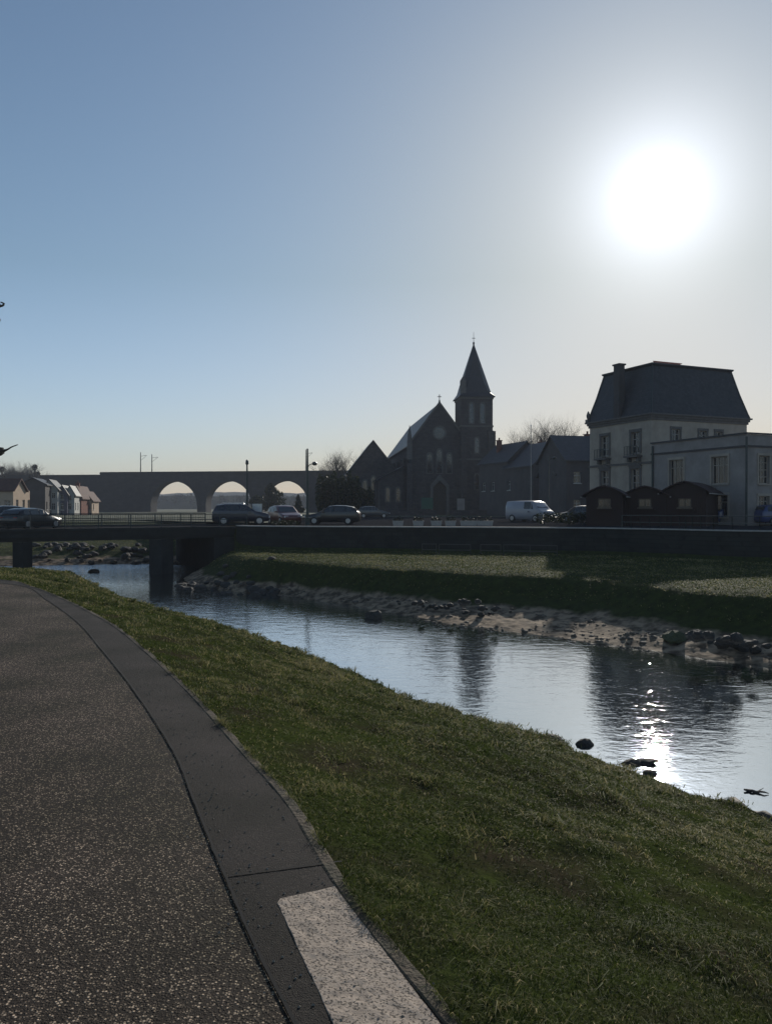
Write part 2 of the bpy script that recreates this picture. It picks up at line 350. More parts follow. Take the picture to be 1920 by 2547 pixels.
# pale slab let into the band
def slab_extra(nt, b, mp, r, no):
    N = nt.nodes; L = nt.links
    vo = N.new('ShaderNodeTexVoronoi'); vo.inputs['Scale'].default_value = 75; vo.inputs['Randomness'].default_value = 1
    nz = N.new('ShaderNodeTexNoise'); nz.inputs['Scale'].default_value = 35; L.new(mp.outputs[0], nz.inputs['Vector'])
    mv = N.new('ShaderNodeVectorMath'); mv.operation = 'MULTIPLY_ADD'; L.new(nz.outputs['Color'], mv.inputs[0]); mv.inputs[1].default_value = (0.03,0.03,0.03); L.new(mp.outputs[0], mv.inputs[2])
    L.new(mv.outputs[0], vo.inputs['Vector'])
    mr = N.new('ShaderNodeMapRange'); mr.inputs[1].default_value = 0.36; mr.inputs[2].default_value = 0.46
    pn_ = N.new('ShaderNodeTexNoise'); pn_.inputs['Scale'].default_value = 105; pn_.inputs['Detail'].default_value = 2; L.new(mp.outputs[0], pn_.inputs['Vector']); L.new(pn_.outputs['Fac'], mr.inputs[0])
    sp = N.new('ShaderNodeSeparateColor'); L.new(vo.outputs['Color'], sp.inputs[0])
    gt = N.new('ShaderNodeMath'); gt.operation = 'GREATER_THAN'; gt.inputs[1].default_value = 0.93; L.new(sp.outputs[0], gt.inputs[0])
    ml = N.new('ShaderNodeMath'); ml.operation = 'MAXIMUM'; L.new(mr.outputs[0], ml.inputs[0]); L.new(gt.outputs[0], ml.inputs[1])
    mi = N.new('ShaderNodeMixRGB'); L.new(ml.outputs[0], mi.inputs[0]); mi.inputs[1].default_value = (0.13,0.105,0.08,1); L.new(r.outputs[0], mi.inputs[2])
    L.new(mi.outputs[0], b.inputs['Base Color'])
    ad = N.new('ShaderNodeMath'); ad.operation = 'MULTIPLY_ADD'; L.new(no.outputs['Fac'], ad.inputs[0]); ad.inputs[1].default_value = 0.9; L.new(ml.outputs[0], ad.inputs[2])
    bu = N.new('ShaderNodeBump'); bu.inputs['Strength'].default_value = 0.85; bu.inputs['Distance'].default_value = 0.008
    L.new(ad.outputs[0], bu.inputs['Height']); L.new(bu.outputs[0], b.inputs['Normal'])
M['slab'] = mat('pecked_pale_stone', (0.47,0.37,0.28), (0.27,0.21,0.16), 22, 0.8, extra=slab_extra, contrast=(0.25,0.6))
tl, tr = P(683,2242,0), P(834,2211,0)
bl, br_ = P(822,2547,0), P(1092,2547,0)
dl = (bl-tl).normalized(); dr = (br_-tr).normalized()
bl = tl+dl*2.6; br_ = tr+dr*2.6
mb = MB(); n, m = 70, 12; vs = []; h = 0.007
g = []
for i in range(n+1):
    a = tl.lerp(bl, i/n); b = tr.lerp(br_, i/n); row = []
    ja = 0.005*fbm(a.x*9, a.y*9, 1.4); d = (b-a).normalized()
    a = a + d*ja + Vector((0.02,0.0,0))*(1 if i == 0 else 0)
    row.append(a+Vector((0,0,0.0)))
    for j in range(m+1):
        q = a.lerp(b, 0.015+0.97*j/m); row.append(q+Vector((0,0,h+0.003*fbm(q.x*8,q.y*8,2))))
    row.append(b.copy()); g.append(row)
g = [[Vector((p.x,p.y,-0.0))+Vector((0,0,0)) for p in g[0]]] + g
slab = grid_obj('paving_slab', g, M['slab'], False)
tag(slab, 'pale pecked stone slab let into the dark band beside the path', 'paving slab')
slab.modifiers.new('bevel','BEVEL').width = 0.002

# lawn left of the path and under it
lawn = MB().add([(-300,-300,-.03),(12,-300,-.03),(3.6,-5,-.03)]+[tuple(p+Vector((-.05,0,-.03))) for p in Kc[::6]]+[(-300,20,-.03)], [])
lawn.f = [tuple(range(len(lawn.v)))]
lo = lawn.build('ground', M['turf'], fix=False)
bm = bmesh.new(); bm.from_mesh(lo.data); bmesh.ops.triangulate(bm, faces=bm.faces, ngon_method='EAR_CLIP'); bm.to_mesh(lo.data); bm.free()
if lo.data.polygons[0].normal.z < 0: lo.data.flip_normals()
struct(lo)

# ------------------------------------------------------------------ far bank
def V(x,y,z): return Vector((x,y,z))
TZ = -1.2
far = [ # water edge, beach top, terrace edge, wall foot
 (V(40,-2,WZ), V(43,-1,-2.4), V(47,1,TZ), V(70,14,TZ)),
 (V(20.5,13.8,WZ), V(21.5,15,-2.4), V(24.0,17.5,TZ), V(42,30,TZ)),
 (P(1920,1664,WZ), P(1930,1600,-2.4), P(1930,1480,TZ), P(1930,1394,TZ)),
 (P(1650,1627,WZ), P(1650,1562,-2.4), P(1650,1454,TZ), P(1650,1383,TZ)),
 (P(1450,1600,WZ), P(1450,1530,-2.4), P(1450,1434,TZ), P(1450,1376,TZ)),
 (P(1150,1560,WZ), P(1140,1500,-2.4), P(1150,1420,TZ), P(1150,1372,TZ)),
 (P(900,1512,WZ), P(900,1478,-2.4), P(900,1407,TZ), P(900,1369,TZ)),
 (P(700,1482,WZ), P(700,1455,-2.4), P(700,1394,TZ), P(700,1367,TZ)),
 (P(560,1470,WZ), P(565,1447,-2.4), P(600,1384,TZ), V(-10.4,53.4,TZ)),
 (V(-12.3,47.0,WZ), V(-11.8,48.5,-2.4), V(-10.9,50.5,-1.6), V(-9.9,55.5,TZ)),
 (V(-13.5,56,WZ), V(-12.7,57,-2.4), V(-11.7,58.5,-1.8), V(-10.7,60,-1.0)),
 (V(-18.5,60,WZ), V(-18,61.2,-2.5), V(-17,63,-1.8), V(-16,68,-1.2)),
 (V(-29,57.6,WZ), V(-29.5,59.2,-2.4), V(-30,62.5,-1.8), V(-30,70,-1.2)),
 (V(-46,55.0,WZ), V(-46,56.6,-2.4), V(-47,60,-1.8), V(-50,70,-1.2)),
 (V(-120,55,WZ), V(-121,56,-2.5), V(-122,58,-1.8), V(-125,66,-1.2)),
]
GZ = 0.25
NF = 16
cols = [cr([s[c] for s in far], NF) for c in range(4)]
n_st = len(cols[0])
rows = []; wallfoot = cols[3]
for i in range(n_st):
    w, b, t, f = (cols[c][i] for c in range(4))
    beyond = i/NF > 9.3
    u = V(*(w - (t-w).normalized()*1.5)); u.z = WZ-0.7
    back = (f-t); back.z = 0; back.normalize()
    row = [u, V(w.x,w.y,WZ-.15)]
    for k in range(9):
        p = w.lerp(b, k/9); wob = 0.35*fbm(p.x,p.y,0.5)+0.12*fbm(p.x,p.y,1.7); row.append(V(p.x+back.x*wob*(1-k/12), p.y+back.y*wob*(1-k/12), p.z-0.02+0.10*fbm(p.x,p.y,1.1)*min(1,k/3)+0.04*fbm(p.x,p.y,4)))
    for k in range(8):
        s = k/8; p = b.lerp(t, s); row.append(V(p.x,p.y,p.z-0.10*math.sin(s*math.pi)+0.09*fbm(p.x,p.y,1.3)))
    for k in range(13):
        p = t.lerp(f, k/12); row.append(V(p.x,p.y,p.z+0.04*fbm(p.x,p.y,0.9)*(k<12) - (0.10 if k==0 else 0)))
    gpt = f+back*(4.0 if beyond else 0.35)
    row.append(V(gpt.x,gpt.y,GZ)); row.append(V(gpt.x+back.x*.5,gpt.y+back.y*.5,GZ))
    rows.append(row)
FB = rows
def bank_ex(nt, b, mp, r, no):
    """mud and shingle low down, turf above -2.1 m, by the height of the ground"""
    N = nt.nodes; L = nt.links
    sx = N.new('ShaderNodeSeparateXYZ'); L.new(mp.outputs[0], sx.inputs[0])
    n2 = N.new('ShaderNodeTexNoise'); n2.inputs['Scale'].default_value = 0.8; n2.inputs['Detail'].default_value = 5; L.new(mp.outputs[0], n2.inputs['Vector'])
    ad = N.new('ShaderNodeMath'); ad.operation = 'MULTIPLY_ADD'; L.new(n2.outputs['Fac'], ad.inputs[0]); ad.inputs[1].default_value = 0.7; L.new(sx.outputs[2], ad.inputs[2])
    mr = N.new('ShaderNodeMapRange'); mr.inputs[1].default_value = -2.05; mr.inputs[2].default_value = -1.9; L.new(ad.outputs[0], mr.inputs[0])
    n3 = N.new('ShaderNodeTexNoise'); n3.inputs['Scale'].default_value = 2.6; n3.inputs['Detail'].default_value = 9; L.new(mp.outputs[0], n3.inputs['Vector'])
    rr = N.new('ShaderNodeValToRGB'); rr.color_ramp.elements[0].position = 0.38; rr.color_ramp.elements[0].color = (0.085,0.062,0.042,1); rr.color_ramp.elements[1].position = 0.6; rr.color_ramp.elements[1].color = (0.34,0.25,0.165,1)
    L.new(n3.outputs['Fac'], rr.inputs[0])
    mi = N.new('ShaderNodeMixRGB'); L.new(mr.outputs[0], mi.inputs[0]); L.new(rr.outputs[0], mi.inputs[1]); L.new(r.outputs[0], mi.inputs[2]); L.new(mi.outputs[0], b.inputs['Base Color'])
    rg = N.new('ShaderNodeMapRange'); rg.inputs[3].default_value = 0.85; rg.inputs[4].default_value = 0.95; L.new(mr.outputs[0], rg.inputs[0]); L.new(rg.outputs[0], b.inputs['Roughness'])
    bu = N.new('ShaderNodeBump'); bu.inputs['Strength'].default_value = 0.6; bu.inputs['Distance'].default_value = 0.10
    L.new(n3.outputs['Fac'], bu.inputs['Height']); L.new(bu.outputs[0], b.inputs['Normal'])
M['bank'] = mat('mud_and_turf', (0.052,0.064,0.017), (0.022,0.028,0.010), 3.5, 0.9, spec=0.08, extra=bank_ex)
struct(grid_obj('river_bank', rows, M['bank']))
# street-level land out to the horizon
gr = []
for i in range(0, n_st, 4):
    p = rows[i][-1]; q = rows[i][-1]; ang = math.atan2(q.x, q.y)
    a2 = 1.75 - 3.6*(i/(n_st-1))
    e = V(math.sin(a2)*4000, math.cos(a2)*4000, GZ)
    gr.append([p.lerp(e, s) for s in (0, 0.004, 0.012, 0.03, 0.08, 0.25, 1)])
struct(grid_obj('ground', gr, M['earth'], False))
# street sheet
sr = []
for i in range(0, int(9.2*NF), 4):
    p = rows[i][-2] + V(0,0,0.004); row = []
    q = V(p.x*1.55+6, p.y+62, p.z); sr.append([p.lerp(q, s) for s in (0,0.3,1)])
struct(grid_obj('street', sr, M['asph'], False))
# ------------------------------------------------------------------ water
def water_mat():
    m = bpy.data.materials.new('river_water'); m.use_nodes = True; nt = m.node_tree; N = nt.nodes; L = nt.links
    b = N['Principled BSDF']; b.inputs['Base Color'].default_value = (0.018,0.022,0.018,1); b.inputs['Roughness'].default_value = 0.03; b.inputs['IOR'].default_value = 1.333
    g = N.new('ShaderNodeTexCoord')
    def layer(scale, stretch, det, dist, strength, prev=None, mod=None):
        mp = N.new('ShaderNodeMapping'); mp.inputs['Scale'].default_value = stretch; mp.inputs['Rotation'].default_value = (0,0,R(20)); L.new(g.outputs['Object'], mp.inputs[0])
        n = N.new('ShaderNodeTexNoise'); n.inputs['Scale'].default_value = scale; n.inputs['Detail'].default_value = det; n.inputs['Distortion'].default_value = 0.6; L.new(mp.outputs[0], n.inputs['Vector'])
        bu = N.new('ShaderNodeBump'); bu.inputs['Distance'].default_value = dist; bu.inputs['Strength'].default_value = strength
        L.new(n.outputs['Fac'], bu.inputs['Height'])
        if mod: L.new(mod, bu.inputs['Strength'])
        if prev: L.new(prev.outputs[0], bu.inputs['Normal'])
        return bu
    # rougher towards the riffle by the bridge
    sx = N.new('ShaderNodeSeparateXYZ'); L.new(g.outputs['Object'], sx.inputs[0])
    mr = N.new('ShaderNodeMapRange'); mr.inputs[1].default_value = 12; mr.inputs[2].default_value = 48; mr.inputs[3].default_value = 0.35; mr.inputs[4].default_value = 1.0; L.new(sx.outputs[1], mr.inputs[0])
    b1 = layer(1.6, (1,1.6,1), 2, 0.017, 0.6, None, mr.outputs[0])
    b2 = layer(6.5, (1,1.8,1), 3, 0.006, 0.6, b1, mr.outputs[0])
    mr3 = N.new('ShaderNodeMapRange'); mr3.inputs[1].default_value = 44; mr3.inputs[2].default_value = 56; mr3.inputs[3].default_value = 0.0; mr3.inputs[4].default_value = 1.0; L.new(sx.outputs[1], mr3.inputs[0])
    b3 = layer(3.2, (1,1.2,1), 4, 0.16, 0.6, b2, mr3.outputs[0])
    b3 = layer(17.0, (1,1.5,1), 2, 0.0012, 0.6, b3)
    L.new(b3.outputs[0], b.inputs['Normal'])
    gl = N.new('ShaderNodeBsdfGlossy'); gl.inputs['Roughness'].default_value = 0.02; gl.inputs['Color'].default_value = (0.93,0.97,1,1); L.new(b3.outputs[0], gl.inputs['Normal'])
    ms = N.new('ShaderNodeMixShader'); ms.inputs[0].default_value = 0.68; L.new(b.outputs[0], ms.inputs[1]); L.new(gl.outputs[0], ms.inputs[2]); L.new(ms.outputs[0], N['Material Output'].inputs[0])
    return m
M['water'] = water_mat()
wt = grid_obj('water', [[V(-160,-60,WZ), V(-160,95,WZ)], [V(80,-60,WZ), V(80,95,WZ)]], M['water'], False); struct(wt)

# ------------------------------------------------------------------ grass blades
def scatter(rows, c0, c1, dens, seed, hgt, wid, keep=None):
    rng = np.random.default_rng(seed)
    A = np.array([[tuple(p) for p in r[c0:c1]] for r in rows])           # S,T,3
    a, b, c, d = A[:-1,:-1], A[1:,:-1], A[1:,1:], A[:-1,1:]
    area = 0.5*np.linalg.norm(np.cross(c-a, d-b), axis=-1)
    cen = (a+b+c+d)/4; dist = np.linalg.norm(cen[...,:2], axis=-1)
    w = area*dens(cen, dist)
    if keep is not None: w = w*keep(cen)
    n = rng.poisson(w); idx = np.repeat(np.arange(n.size), n.ravel())
    a, b, c, d = (q.reshape(-1,3)[idx] for q in (a,b,c,d))
    u = rng.random((len(idx),1)); v = rng.random((len(idx),1))
    p = (a*(1-u)+b*u)*(1-v) + (d*(1-u)+c*u)*v
    ds = np.linalg.norm(p[:,:2], axis=1)
    return p, ds, rng
def blades(name, p, ds, rng, hgt, wid, material, label, tint_bias=0.0, parent=None):
    n = len(p)
    # clump noise for height and colour
    cl = np.array([noise.noise(Vector((x*1.7, y*1.7, 0))) for x, y in p[:,:2][::1]]) if n < 700000 else np.zeros(n)
    cf = np.array([noise.noise(Vector((x*7, y*7, 5))) for x, y in p[:,:2]])
    h = hgt(ds)*(0.6+0.8*rng.random(n))*(1+0.55*cl+0.75*cf); w = wid(ds)*(0.7+0.6*rng.random(n))
    th = rng.random(n)*2*np.pi; ld = rng.random(n)*2*np.pi
    lean = (0.5+1.3*rng.random(n))
    side = np.stack([np.cos(th), np.sin(th), np.zeros(n)],1)*w[:,None]
    ln = np.stack([np.cos(ld), np.sin(ld), np.zeros(n)],1)
    base = p - np.array([0,0,0.005])
    mid = base + ln*(h*lean*0.35)[:,None] + np.array([0,0,1])*(h*0.6)[:,None]
    tip = base + ln*(h*lean)[:,None] + np.array([0,0,1])*(h*(1.0-0.42*lean))[:,None]
    vs = np.stack([base-side*0.5, base+side*0.5, mid-side*0.4, mid+side*0.4, tip],1).reshape(-1,3)
    o = np.arange(n)[:,None]*5
    tri = np.stack([np.array([0,1,3]), np.array([0,3,2]), np.array([2,3,4])])
    f = (o[:,None,:]+tri[None]).reshape(-1)
    me = bpy.data.meshes.new(name); me.vertices.add(len(vs)); me.vertices.foreach_set('co', vs.ravel())
    nt = n*3; me.loops.add(nt*3); me.loops.foreach_set('vertex_index', f.astype(np.int32))
    me.polygons.add(nt); me.polygons.foreach_set('loop_start', np.arange(nt, dtype=np.int32)*3)
    try: me.polygons.foreach_set('loop_total', np.full(nt, 3, np.int32))
    except Exception: pass
    me.update(calc_edges=True)
    br = np.array([noise.noise(Vector((x*0.45, y*0.45, 11))) for x, y in p[:,:2]])
    tint = np.clip(0.42+0.4*cl+0.35*cf+0.35*br+0.2*rng.standard_normal(n)+tint_bias, 0, 0.8)
    dead = rng.random(n) < 0.05+0.22*np.clip(br-.05,0,1); tint[dead] = 0.85+0.15*rng.random(dead.sum())
    at = me.attributes.new('tint', 'FLOAT', 'POINT'); at.data.foreach_set('value', np.repeat(tint, 5).astype(np.float32))
    me.materials.append(material)
    ob = bpy.data.objects.new(name, me); COL.objects.link(ob)
    return tag(ob, label, 'grass', kind='stuff')
def grit(rows, n, seed):
    rn = random.Random(seed); m_ = MB()
    for _ in range(n):
        i = rn.randrange(len(rows)//8, len(rows)-1); rw_ = rows[i]; q = rw_[0].lerp(rw_[-1], abs(rn.gauss(0,.09)) if rn.random() < .6 else rn.random()).lerp(rows[i+1][0].lerp(rows[i+1][-1], .5), rn.random()*.0)
        q = q + V(rn.uniform(-.12,.12), rn.uniform(-.12,.12), .001); s_ = rn.uniform(.0025,.007)
        t_ = [V(rn.uniform(-1,1),rn.uniform(-1,1),0)*s_ for _ in range(3)]; top = V(rn.uniform(-.3,.3)*s_,rn.uniform(-.3,.3)*s_,s_*.9)
        c_ = [V(math.cos(a)*s_*rn.uniform(.7,1.2),math.sin(a)*s_*rn.uniform(.7,1.2),0) for a in (0,1.3,2.6,3.9,5.1)]
        m_.add([q+x for x in c_]+[q+top], [(k,(k+1)%5,5) for k in range(5)])
    return m_
def seen(cen): # sector around the view, with a generous margin
    x, y = cen[...,0], cen[...,1]; return ((y > -3) & (np.abs(x) < 0.72*np.abs(y)+5.0)).astype(float)
def bare(c):
    sh = c.shape[:-1]; v = np.array([noise.fractal(Vector((x*0.55,y*0.55,7)),1.0,2.0,4) for x,y in c[...,:2].reshape(-1,2)]).reshape(sh)
    return np.clip(1.15-1.9*np.clip(v-0.08,0,1)*2.2, 0.3, 1)
p, ds, rng = scatter(NB, 0, 84, lambda c, d: np.clip(9500*(3.0/np.maximum(d,3.0))**1.5, 150, 9500)*bare(c), 1, None, None, seen)
blades('grass', p, ds, rng, lambda d: 0.026+0.0007*d, lambda d: np.maximum(0.0026, 0.00085*d), M['blade'], 'short winter grass with straw coloured blades on the near bank')
p, ds, rng = scatter(FB, 13, 31, lambda c, d: np.where(c[...,2] > -1.35, 170, 60)*(c[...,2] > -2.05), 2, None, None, lambda c: ((np.abs(c[...,0]) < 60) & (c[...,1] > 10)).astype(float))
blades('grass', p, ds, rng, lambda d: 0.055+0*d, lambda d: 0.028+0*d, M['blade'], 'rough grass on the terrace and slope of the far bank', -0.02)

# taller tufts and weeds, thickest near the water's edge
rn_ = np.random.default_rng(12); tp = []
for _ in range(520):
    i = rn_.integers(NS, len(NB)-2*NS); j = int(80*(rn_.random()**0.45)) if rn_.random() < .75 else int(rn_.integers(2,80))
    c_ = np.array(NB[i][j]); 
    if abs(c_[0]) > .72*abs(c_[1])+4: continue
    k = rn_.integers(25, 90); sp = rn_.uniform(.03,.12); q = np.repeat(c_[None], k, 0)+rn_.normal(size=(k,3))*np.array([sp,sp,.004]); tp.append(q)
tp = np.concatenate(tp); blades('grass', tp, np.linalg.norm(tp[:,:2],axis=1), rn_, lambda d: 0.055+0.0013*d, lambda d: np.maximum(0.004, 0.0010*d), M['blade'], 'longer grass tufts standing out of the turf and along the water edge', 0.08)
def creep(c):
    sh = c.shape[:-1]; v = np.array([noise.fractal(Vector((x*3.1,y*3.1,2)),1.0,2.0,3) for x,y in c[...,:2].reshape(-1,2)]).reshape(sh)
    return (np.clip(v+0.22,0,1)*3.0)*seen(c)
er2 = [[q[3].lerp(q[2],.35), q[3].lerp(q[2],.1), q[4], q[4]+(q[4]-q[3])*.5] for q in er]
p, ds, rng = scatter(er2, 0, 4, lambda c, d: np.clip(26000*(3.0/np.maximum(d,3.0))**1.5, 400, 26000), 5, None, None, creep)
blades('grass', p, ds, rng, lambda d: 0.034+0.0008*d, lambda d: np.maximum(0.0026, 0.00085*d), M['blade'], 'grass blades creeping over the edging beside the path')
tag(grit(ribbon(Slc, Kin, 0.005), 1100, 8).build('loose_grit', mat('grit', (0.30,0.26,0.21), (0.10,0.09,0.075), 300, 0.8, spec=0.2)), 'loose grit strewn over the dark band and its joint', 'grit', kind='stuff')
# shingle on the mud
rng = np.random.default_rng(21); pb = MB(); ico = [(math.cos(a)*math.cos(e),math.sin(a)*math.cos(e),math.sin(e)) for e in (-.1,.75) for a in np.arange(5)*1.2566+(e>0)*.6]+[(0,0,1)]
for _ in range(2000):
    i = int(rng.integers(int(1.2*NF), int(8.8*NF))); j = 2+int(9*rng.random()); q = FB[i][j]; q2 = FB[i+1][j]; c = q.lerp(q2, rng.random())
    if noise.noise(Vector((c.x*.5,c.y*.5,4))) < rng.random()*.5-.25: continue
    s_ = min(.12, .018*math.exp(rng.normal()*.7+.5)); f_ = .45+.4*rng.random(); e_ = .7+.6*rng.random()
    pb.add([(c.x+rng.normal()*.02+x*s_*e_, c.y+y*s_, c.z+z*s_*f_) for x,y,z in ico], [(k,(k+1)%5,5+k) for k in range(5)]+[((k+1)%5,5+(k+1)%5,5+k) for k in range(5)]+[(5+k,5+(k+1)%5,10) for k in range(5)])
tag(pb.build('shingle', mat('shingle_stone', (0.20,0.16,0.12), (0.045,0.04,0.033), 9, 0.75, spec=0.25), fix=False), 'loose shingle and pebbles strewn over the far mud beach', 'shingle', kind='stuff')
# ------------------------------------------------------------------ quay wall
quay = thing('quay_wall', 'long dark masonry quay wall with pale coping behind the grass terrace', 'wall', (0,0,0))
wf = wallfoot[:int(8.0*NF)+1]
wm, cm, lm = [], [], []
for i, p in enumerate(wf):
    t = (wf[min(i+1,len(wf)-1)]-wf[max(i-1,0)]).normalized(); n = Vector((t.y,-t.x,0))
    if n.y < 0: n = -n                       # away from the river
    b = p; 
    wm.append([V(b.x,b.y,-1.6), V(b.x,b.y,0.30)+n*0.12, V(b.x,b.y,0.30)+n*0.5, V(b.x,b.y,-0.2)+n*0.5])
    cm.append([V(b.x,b.y,0.302)+n*0.05, V(b.x,b.y,0.372)+n*0.05, V(b.x,b.y,0.372)+n*0.56, V(b.x,b.y,0.302)+n*0.56])
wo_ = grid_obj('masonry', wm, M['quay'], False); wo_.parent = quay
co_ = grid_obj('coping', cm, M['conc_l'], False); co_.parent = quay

# ------------------------------------------------------------------ generic rails
def rail(mb, a, b, h, post_every, rails, bars=0.0, rp=0.03, rr=0.02, z0=0.0):
    a, b = Vector(a), Vector(b); L_ = (b-a).length; n = max(1, round(L_/post_every)); d = (b-a)/n
    for k in range(n+1):
        p = a+d*k; mb.tube([p, p+V(0,0,h)], rp, 5)
    for z in rails: mb.tube([a+V(0,0,z), b+V(0,0,z)], rr, 5)
    if bars:
        m = int(L_/bars)
        for k in range(m):
            p = a+(b-a)*((k+.5)/m); mb.tube([p+V(0,0,min(rails)), p+V(0,0,max(rails))], 0.009, 3, False)

# ------------------------------------------------------------------ bridge
BA, BU = V(-23,46,0), V(13,8,0).normalized(); BN = V(-BU.y, BU.x, 0)
BTOP, BBOT, BW = 0.28, -0.5, 9.0
def bpt(px, off):   # point on the bridge seen at photo column px, off metres behind its near edge
    o = BA+BN*off; k = (px-CX)/F; s = (k*o.y-o.x)/(BU.x-k*BU.y); return o+BU*s
bridge = thing('road_bridge', 'low dark concrete road bridge with thin railings crossing the river', 'bridge', BA, math.atan2(BU.y, BU.x))
s0, s1 = -34, 15.6
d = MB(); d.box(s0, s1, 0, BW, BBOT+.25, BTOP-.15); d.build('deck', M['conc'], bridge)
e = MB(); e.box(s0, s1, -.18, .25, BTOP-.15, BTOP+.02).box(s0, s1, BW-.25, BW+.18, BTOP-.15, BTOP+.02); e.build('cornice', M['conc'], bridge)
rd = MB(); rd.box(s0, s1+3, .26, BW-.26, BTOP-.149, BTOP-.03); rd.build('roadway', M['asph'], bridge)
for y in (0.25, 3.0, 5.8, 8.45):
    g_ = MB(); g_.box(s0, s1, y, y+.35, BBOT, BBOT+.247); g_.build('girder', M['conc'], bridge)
dv_ = V(-.27,.96,0); PSK = dv_.dot(BU)/dv_.dot(BN)   # the piers stand in line with the current
def pier(s, w, z0, dv_=V(-.27,.96,0), name='pier'):
    PSK = dv_.dot(BU)/dv_.dot(BN)
    m_ = MB(); pl = [(-w/2,0.3),(0,-.25),(w/2,.3),(w/2,BW-.4),(0,BW+.1),(-w/2,BW-.4)]
    m_.prism(pl, (s,0,z0), (1,0,0), (PSK,1,0), (0,0,BBOT-.003-z0)); m_.build(name, M['conc'], bridge)
def s_of(px): q = bpt(px, 0); return (q-BA).dot(BU)
pier(s_of(57), 1.1, -2.6, V(-.43,.9,0)); pier(s_of(402), 1.6, -3.4)
ab = MB(); ab.box(s_of(548)-0.4, s1+2, 0.02, BW-.02, -3.2, BBOT-.003); ab.build('abutment', M['conc'], bridge)
for y, nm in ((0.03,'railing'), (BW-.03,'railing')):
    r_ = MB(); rail(r_, (s0,y,BTOP+.02), (s1,y,BTOP+.02), 0.84, 2.0, (0.12,0.48,0.84), 0.12, 0.035, 0.026); r_.build(nm, M['metal'], bridge)

# ------------------------------------------------------------------ viaduct
VA, VB = V(-16,220,0), V(-61,226.5,0); VU = (VA-VB).normalized(); VN = V(-VU.y,VU.x,0)
def vs_of(px):
    k = (px-CX)/F; return (k*VA.y-VA.x)/(VU.x-k*VU.y)
via = thing('railway_viaduct', 'long dark stone railway viaduct with three open round arches', 'viaduct', VA, math.atan2(VU.y,VU.x))
ZT = 12.1; TH = 4.2
arch = [(vs_of(a), vs_of(b)-vs_of(a)) for a, b in ((433,491),(569,626),(709,766))]
va = MB(); segs = []
xl = vs_of(250); cur = xl
for c, r in arch:
    va.box(cur, c-r, 0, TH, 0, ZT-.6); zc = 9.25-r
    n = 26; pts = [(c-r*math.cos(math.pi*k/n), zc+r*math.sin(math.pi*k/n)) for k in range(n+1)]
    for k in range(n):
        (x0,z0),(x1,z1) = pts[k], pts[k+1]
        va.add([(x0,0,z0),(x1,0,z1),(x1,0,ZT-.6),(x0,0,ZT-.6),(x0,TH,z0),(x1,TH,z1),(x1,TH,ZT-.6),(x0,TH,ZT-.6)],
               [(0,1,2,3),(7,6,5,4),(0,4,5,1),(3,2,6,7)])
    cur = c+r
xr = vs_of(1010); va.box(cur, xr, 0, TH, 0, ZT-.6)
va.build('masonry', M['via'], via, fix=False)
for c, r in arch:   # voussoir ring of each arch
    v_ = MB(); n = 26; zc = 9.25-r
    for k in range(n):
        a0, a1 = math.pi*k/n, math.pi*(k+1)/n
        q = [(c-rr*math.cos(a), -.12, zc+rr*math.sin(a)) for rr, a in ((r-.02,a0),(r-.02,a1),(r+.6,a1),(r+.6,a0))]
        v_.add(q+[(x,.3,z) for x,y,z in q], [(0,1,2,3),(0,4,5,1),(2,6,7,3)])
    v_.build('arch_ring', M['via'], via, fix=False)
cp = MB(); cp.box(xl, xr, -.35, .35, ZT-.6, ZT-.25).box(xl, xr, -.1, .35, ZT-.25, ZT).box(xl, xr, TH-.35, TH+.35, ZT-.6, ZT); cp.build('parapet', M['via'], via)
tl_ = MB(); tl_.box(vs_of(-150), xl, .3, TH, 0, ZT-1.2).box(vs_of(-150), xl, -.0, .3, ZT-1.2, ZT-.75); tl_.build('side_wall', M['via'], via)
for k, (px, ztop) in enumerate(((343, 1125), (362, 1130), (757, 1118))):
    s = vs_of(px); p = VA+VU*s+VN*(2.0 if k != 1 else 4.5)
    ms = thing('catenary_mast', ('thin mast standing on the viaduct, left one of the close pair', 'thin mast on the viaduct, right one of the close pair', 'thin mast on the viaduct just left of the tall lamp post')[k], 'mast', (p.x,p.y,ZT-.62), math.atan2(VU.y,VU.x), 'masts on the railway viaduct')
    hgt = ZY(ztop, p.y)-ZT+.62
    MB().tube([(0,0,0),(0,0,hgt)], [.16,.11], 6).build('pole', M['metal'], ms)
    MB().tube([(0,0,hgt*.82),(1.9,0,hgt*.86)], .05, 4).tube([(0,0,hgt*.62),(1.9,0,hgt*.85)], .04, 4).build('bracket', M['metal'], ms)

# ------------------------------------------------------------------ building helpers
def facade(mb, O, U, W, z0, z1, ops, depth=0.22):
    """wall face with real openings. O corner, U unit direction, outward normal = U x up (to the right of U)"""
    O, U = Vector(O), Vector(U); Nn = Vector((U.y,-U.x,0))
    us = sorted({0.0, W, *[o[0] for o in ops], *[o[1] for o in ops]}); zs = sorted({z0, z1, *[o[2] for o in ops], *[o[3] for o in ops]})
    pt = lambda u, z, dd=0.0: O+U*u+V(0,0,z)-Nn*dd
    for i in range(len(us)-1):
        for j in range(len(zs)-1):
            um, zm = (us[i]+us[i+1])/2, (zs[j]+zs[j+1])/2
            if any(o[0]<um<o[1] and o[2]<zm<o[3] for o in ops): continue
            mb.add([pt(us[i],zs[j]),pt(us[i+1],zs[j]),pt(us[i+1],zs[j+1]),pt(us[i],zs[j+1])],[(0,1,2,3)])
    for a,b,c,d_ in ops:
        for (p,q) in (((a,c),(b,c)),((b,c),(b,d_)),((b,d_),(a,d_)),((a,d_),(a,c))):
            mb.add([pt(*p),pt(*q),pt(*q,depth),pt(*p,depth)],[(0,1,2,3)])
